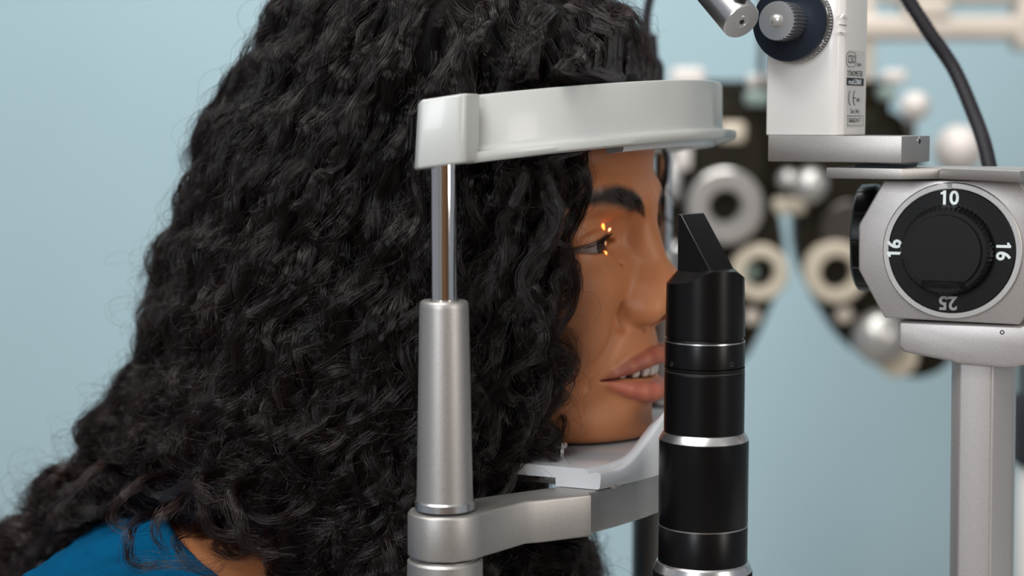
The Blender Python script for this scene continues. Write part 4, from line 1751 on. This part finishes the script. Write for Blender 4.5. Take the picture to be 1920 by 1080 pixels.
# seeds over the visible side of the mass
gn = hair_grad(Vh)
cv = Vh - np.array([0, 0, ZC])
cv /= np.linalg.norm(cv, axis=1)[:, None]
facing = (gn * cv).sum(1) < .25
u_, v_, _ = to_cam(Vh)
px_, py_ = u_ * FPX + 960, v_ * FPX + 540
seen = facing & ~((px_ > 1195) & (py_ > 120)) & (px_ > -40) & (px_ < 1300) & (py_ > -190) & (py_ < 1120)
cand = np.nonzero(seen & ~((px_ > 1040) & (py_ > 215) & (py_ < 985)))[0]
NL = int(2300 * HQ)
wgt = np.where((px_[cand] > 1020) & (py_[cand] < 200), 3.0, 1.0)
sel = rng.choice(cand, NL, p=wgt / wgt.sum())
P0 = Vh[sel] + rng.normal(0, .0015, (NL, 3))
lowness = np.clip((py_[sel] - 100) / 700, 0, 1)
off = rng.uniform(-.003, .007, NL)
nst = 44
step = rng.uniform(.0022, .0042, NL)
C = trace(P0, nst, step, off)


def keep(C):
    """how many points of each lock may stay before it would hang over the face or past the brow"""
    u, v, y = to_cam(C.reshape(-1, 3))
    px, py = (u * FPX + 960).reshape(C.shape[:2]), (v * FPX + 540).reshape(C.shape[:2])
    bad = ((px > 1212) & (py > 70)) | ((px > 1105) & (py > 235) & (py < 960))
    return np.where(bad.any(1), bad.argmax(1), C.shape[1])


ml = keep(C)
kp = ml > 9
ml, C, step, lowness = ml[kp], C[kp], step[kp], lowness[kp]
NL = len(C)
amp = (.0034 + .0058 * lowness) * rng.uniform(.6, 1.35, NL) * np.where(px_[sel][kp] < 420, .75, 1)
lam = (.050 + .016 * rng.uniform(-1, 1, NL))
width = rng.uniform(.0012, .0034, NL)
add_batch(make_strands(C, 28, amp, lam, width, step, jit=.16, amp0=.5), .000085, ml=np.tile(ml, 28))
# loose single curls and frizz standing off the outline
NF = int(5200 * HQ)
sel = rng.choice(cand, NF)
P0 = Vh[sel]
off = np.abs(rng.normal(0, .007, NF))
step = rng.uniform(.0012, .0030, NF)
C = trace(P0, nst, step, off)
lo_ = np.clip((py_[sel] - 100) / 700, 0, 1)
ml = keep(C)
kp = ml > 9
ml, C, step, lo_ = ml[kp], C[kp], step[kp], lo_[kp]
NF = len(C)
amp = (.0030 + .0060 * lo_) * rng.uniform(.4, 1.7, NF)
lam = rng.uniform(.016, .045, NF)
add_batch(make_strands(C, 1, amp, lam, np.full(NF, .001), step, jit=.2, wild=.0022), .00005, ml=ml)


# hand-laid locks: (pixel path, s offset towards the camera, strands, spread)
def lock(px_path, Y, k=26, spread=.0016, wild=.0006, r=.000085, n=48, curl=.0, lam_=.03):
    P = np.array([at(x, y, (Y[i] if hasattr(Y, '__len__') else Y)) for i, (x, y) in enumerate(px_path)])
    C_ = spline(P, n)[None]
    L_ = np.linalg.norm(np.diff(C_[0], axis=0), axis=1).sum()
    st = np.array([L_ / n])
    add_batch(make_strands(C_, k, np.array([curl]), np.array([lam_]), np.array([spread]), st, jit=.4, wild=wild), r)


YN = .775
for path, Y, k in (
    ([(1060, 255), (1088, 300), (1104, 345), (1090, 400), (1066, 450), (1072, 500), (1085, 545), (1066, 600)], YN, 70),
    ([(1040, 255), (1072, 310), (1082, 370), (1062, 430), (1048, 480), (1068, 540), (1060, 590), (1030, 640)], YN - .002, 80),
    ([(1070, 470), (1078, 520), (1076, 575), (1050, 620), (1042, 650), (1062, 690), (1074, 715), (1058, 742), (1020, 752)], YN, 34),
    ([(1020, 560), (1035, 610), (1010, 660), (1015, 710), (1050, 735), (1040, 760), (1000, 770)], YN, 50),
    ([(1000, 700), (985, 750), (1010, 790), (1042, 806), (1045, 830), (1012, 842), (985, 825)], YN, 70),
    ([(990, 780), (1010, 820), (1022, 850), (1048, 872), (1062, 890)], YN, 36),
    ([(980, 740), (1000, 790), (1035, 800), (1030, 825), (1000, 830)], YN - .004, 50),
    ([(960, 800), (975, 850), (1000, 880), (990, 905), (950, 900)], YN - .002, 26),
    ([(900, 780), (925, 830), (905, 880), (935, 905), (975, 900), (985, 880)], YN - .006, 34),
    ([(930, 760), (950, 820), (935, 870), (915, 890), (890, 880)], YN - .006, 34),
    ([(1000, 640), (1020, 700), (1030, 760), (1022, 800), (1030, 850)], YN + .004, 16),
    ([(1075, 300), (1096, 330), (1092, 380), (1078, 410), (1082, 470)], YN + .004, 40),
):
    lock(path, Y, k, .0019, .0007)
    lock([(x + rng.normal(0, 7), y + rng.normal(0, 7)) for x, y in path], Y, 5, .003, .002, .00005)
# curls over the shoulder, lower left
for path, Y, k in (
    ([(330, 890), (270, 905), (225, 930), (215, 965), (240, 985), (275, 975)], .735, 60),
    ([(300, 960), (255, 980), (236, 1010), (245, 1045), (285, 1065), (340, 1062), (400, 1050), (440, 1035)], .725, 40),
    ([(360, 900), (330, 940), (300, 985), (305, 1030), (320, 1050)], .73, 34),
    ([(420, 880), (380, 905), (372, 950), (400, 990), (450, 1010), (500, 1000)], .735, 60),
    ([(480, 900), (440, 930), (445, 980), (480, 1030), (560, 1050)], .735, 60),
    ([(350, 1000), (330, 1020), (345, 1055), (400, 1070), (450, 1040)], .725, 24),
    ([(260, 890), (200, 880), (150, 900), (110, 950), (90, 990)], .80, 60),
    ([(300, 930), (350, 915), (400, 930), (430, 965)], .73, 40),
    ([(180, 870), (130, 905), (90, 950), (60, 1000), (45, 1050)], .86, 120),
    ([(200, 900), (150, 930), (100, 975), (70, 1030), (30, 1075)], .84, 120),
    ([(110, 1000), (60, 1020), (30, 1050), (20, 1090)], .86, 60),
):
    Y = [Y + .026, Y + .008] + [Y] * (len(path) - 2)
    lock(path, Y, k, .0030, .0016, curl=.0016, lam_=.03)
    lock([(x + rng.normal(0, 9), y + rng.normal(0, 9)) for x, y in path], Y, 6, .004, .003, .00005)
# far side of the face and below the chin-rest arm
for path, Y, k in (
    ([(1225, 255), (1246, 285), (1250, 330), (1236, 375), (1230, 420), (1246, 460), (1262, 490)], .93, 40),
    ([(1240, 270), (1252, 300), (1240, 350), (1246, 390), (1232, 440), (1240, 480)], .935, 30),
    ([(1230, 330), (1262, 370), (1280, 400), (1262, 440), (1240, 430)], .94, 12),
    ([(1225, 400), (1262, 420), (1272, 455), (1250, 480)], .94, 12),
    ([(1060, 970), (1085, 1000), (1072, 1030), (1095, 1052), (1130, 1030), (1138, 1000), (1120, 985)], .98, 14),
    ([(1070, 965), (1110, 985), (1112, 1020), (1085, 1040), (1066, 1020), (1078, 1000)], .985, 14),
    ([(1050, 970), (1075, 985), (1104, 990), (1120, 1010), (1105, 1045), (1070, 1040)], .98, 12),
):
    lock(path, Y, k, .0014, .0006, n=40)

sizes, PP, RR = [], [], []
for P, r, cut, ml in batches:
    ns, n = P.shape[:2]
    ln = np.clip((n * rng.uniform(.55 if cut else 1, 1.0, ns)).astype(int), 8, n)
    if ml is not None:
        ln = np.minimum(ln, ml)
    mask = np.arange(n)[None] < ln[:, None]
    t_ = np.arange(n)[None] / ln[:, None]
    rad = r * np.clip(1.15 - .75 * t_ ** 2, .3, 1) * rng.uniform(.75, 1.2, ns)[:, None]
    PP.append(P[mask])
    RR.append(rad[mask])
    sizes += ln.tolist()
PP = np.concatenate(PP).astype(np.float32)
RR = np.concatenate(RR).astype(np.float32)
# keep every hair clear of the headrest column
colx, coly = HF.w(-.002, SN, 0)[:2]
dx, dy = PP[:, 0] - colx, PP[:, 1] - coly
inx = np.abs(dx) < .022
PP[:, 1] = np.where(inx & (dy < .020), coly + .020, PP[:, 1])
# and behind the forehead band
q_ = PP.astype(float) - HF.o
fwd_ = np.where((q_[:, 2] > -.022), np.maximum(q_ @ HF.f - .043, 0), 0)
far_ = q_[:, 1] > .03
fwd_ = np.where(far_, 0, fwd_)
PP -= (HF.f[None] * fwd_[:, None]).astype(np.float32)
q_ = PP.astype(float) - HF.o
bf, bs2, bz = q_ @ HF.f, q_ @ HF.s, q_[:, 2]
tt_ = np.clip((bf + .013 - .0035) / .0625, 0, 1)
smax_ = .134 * np.sqrt(np.maximum(1 - tt_ ** (1 / .8), 0)) - .009
nearb = (bz > -.0195 + tilt * bf) & (bz < .013 + tilt * bf) & (bf > -.02)
over = np.where(nearb, np.maximum(bs2 - np.maximum(smax_, 0), 0), 0)
PP -= (HF.s[None] * over[:, None]).astype(np.float32)
hc = bpy.data.hair_curves.new('curls')
hc.add_curves(sizes)
hc.position_data.foreach_set('vector', (PP - root_loc(person).astype(np.float32)).ravel())
ra = hc.attributes.get('radius') or hc.attributes.new('radius', 'FLOAT', 'POINT')
ra.data.foreach_set('value', RR)
tn = hc.attributes.new('tone', 'FLOAT', 'POINT')
uu, vv_, _ = to_cam(PP.astype(float))
lowl = np.clip((vv_ * FPX + 540 - 300) / 700, 0, 1) * np.clip((950 - (uu * FPX + 960)) / 500, 0, 1)
rl = np.repeat(rng.uniform(0, 1, len(sizes)) ** 3, sizes)
tn.data.foreach_set('value', (.997 - lowl * (.030 + .035 * rl) - .012 * rl).astype(np.float32))
hc.materials.append(M['strand'])
curls = link('curls', hc, hair)

# eyebrow and lash hairs
SS2, RR2, sz2 = [], [], []


def short_hairs(base, direc, ln, curve, r):
    for b_, d_, l_, c_ in zip(base, direc, ln, curve):
        t_ = np.linspace(0, 1, 6)[:, None]
        SS2.append(b_[None] + d_[None] * l_ * t_ + c_[None] * l_ * t_ ** 2)
        RR2.append(r * (1.05 - t_[:, 0] * .8))
        sz2.append(6)


Bp = np.array(BROW)
for sg in (1, -1):
    cc = spline(Bp, 200)
    for _ in range(420):
        i = rng.integers(3, 190)
        w_ = np.interp(i, (0, 60, 150, 200), (3.6, 4.2, 3.2, 1.6))
        p = cc[i] + np.array([rng.normal(0, .3) + 1.0, 0, rng.uniform(-w_, w_) * .9])
        tg = cc[min(i + 3, 199)] - cc[i]
        tg /= np.linalg.norm(tg)
        dr = tg * .9 + np.array([.15, 0, .45 - .5 * (p[2] > cc[i][2])]) + rng.normal(0, .12, 3)
        p, dr = p * np.array([1, sg, 1]), dr * np.array([1, sg, 1])
        short_hairs([p], [dr], [rng.uniform(3.5, 6)], [np.array([-.1, 0, -.1])], .06)
    for _ in range(70):
        a_ = rng.uniform(25, 48.5)
        # upper lid edge on the eyeball shell
        z_ = float(zu(np.array([a_]))[0])
        q_ = max(0, (ER + 1.4) ** 2 - (a_ - EYE[1]) ** 2 * .8 - (z_ - EYE[2]) ** 2)
        p = np.array([EYE[0] + math.sqrt(q_), a_, z_ + .2])
        dr = np.array([.8, .25 * (a_ - 31) / 15, -.25]) + rng.normal(0, .08, 3)
        short_hairs([p * np.array([1, sg, 1])], [dr * np.array([1, sg, 1])], [rng.uniform(3.5, 5.5) * np.interp(a_, (25, 34), (.55, 1))], [np.array([0, 0, .6])], .075)
eb = bpy.data.hair_curves.new('eyebrows_and_lashes')
eb.add_curves(sz2)
E2 = HD.arr(np.concatenate(SS2) * .001) - root_loc(person)
eb.position_data.foreach_set('vector', E2.astype(np.float32).ravel())
ra = eb.attributes.get('radius') or eb.attributes.new('radius', 'FLOAT', 'POINT')
ra.data.foreach_set('value', (np.concatenate(RR2) * .001).astype(np.float32))
eb.attributes.new('tone', 'FLOAT', 'POINT').data.foreach_set('value', np.full(len(E2), .99, np.float32))
M['brow'] = mat('brow_hair', (.012, .008, .006, 1), .7, var=.05, spec=.1)
eb.materials.append(M['brow'])
link('eyebrows_and_lashes', eb, person)
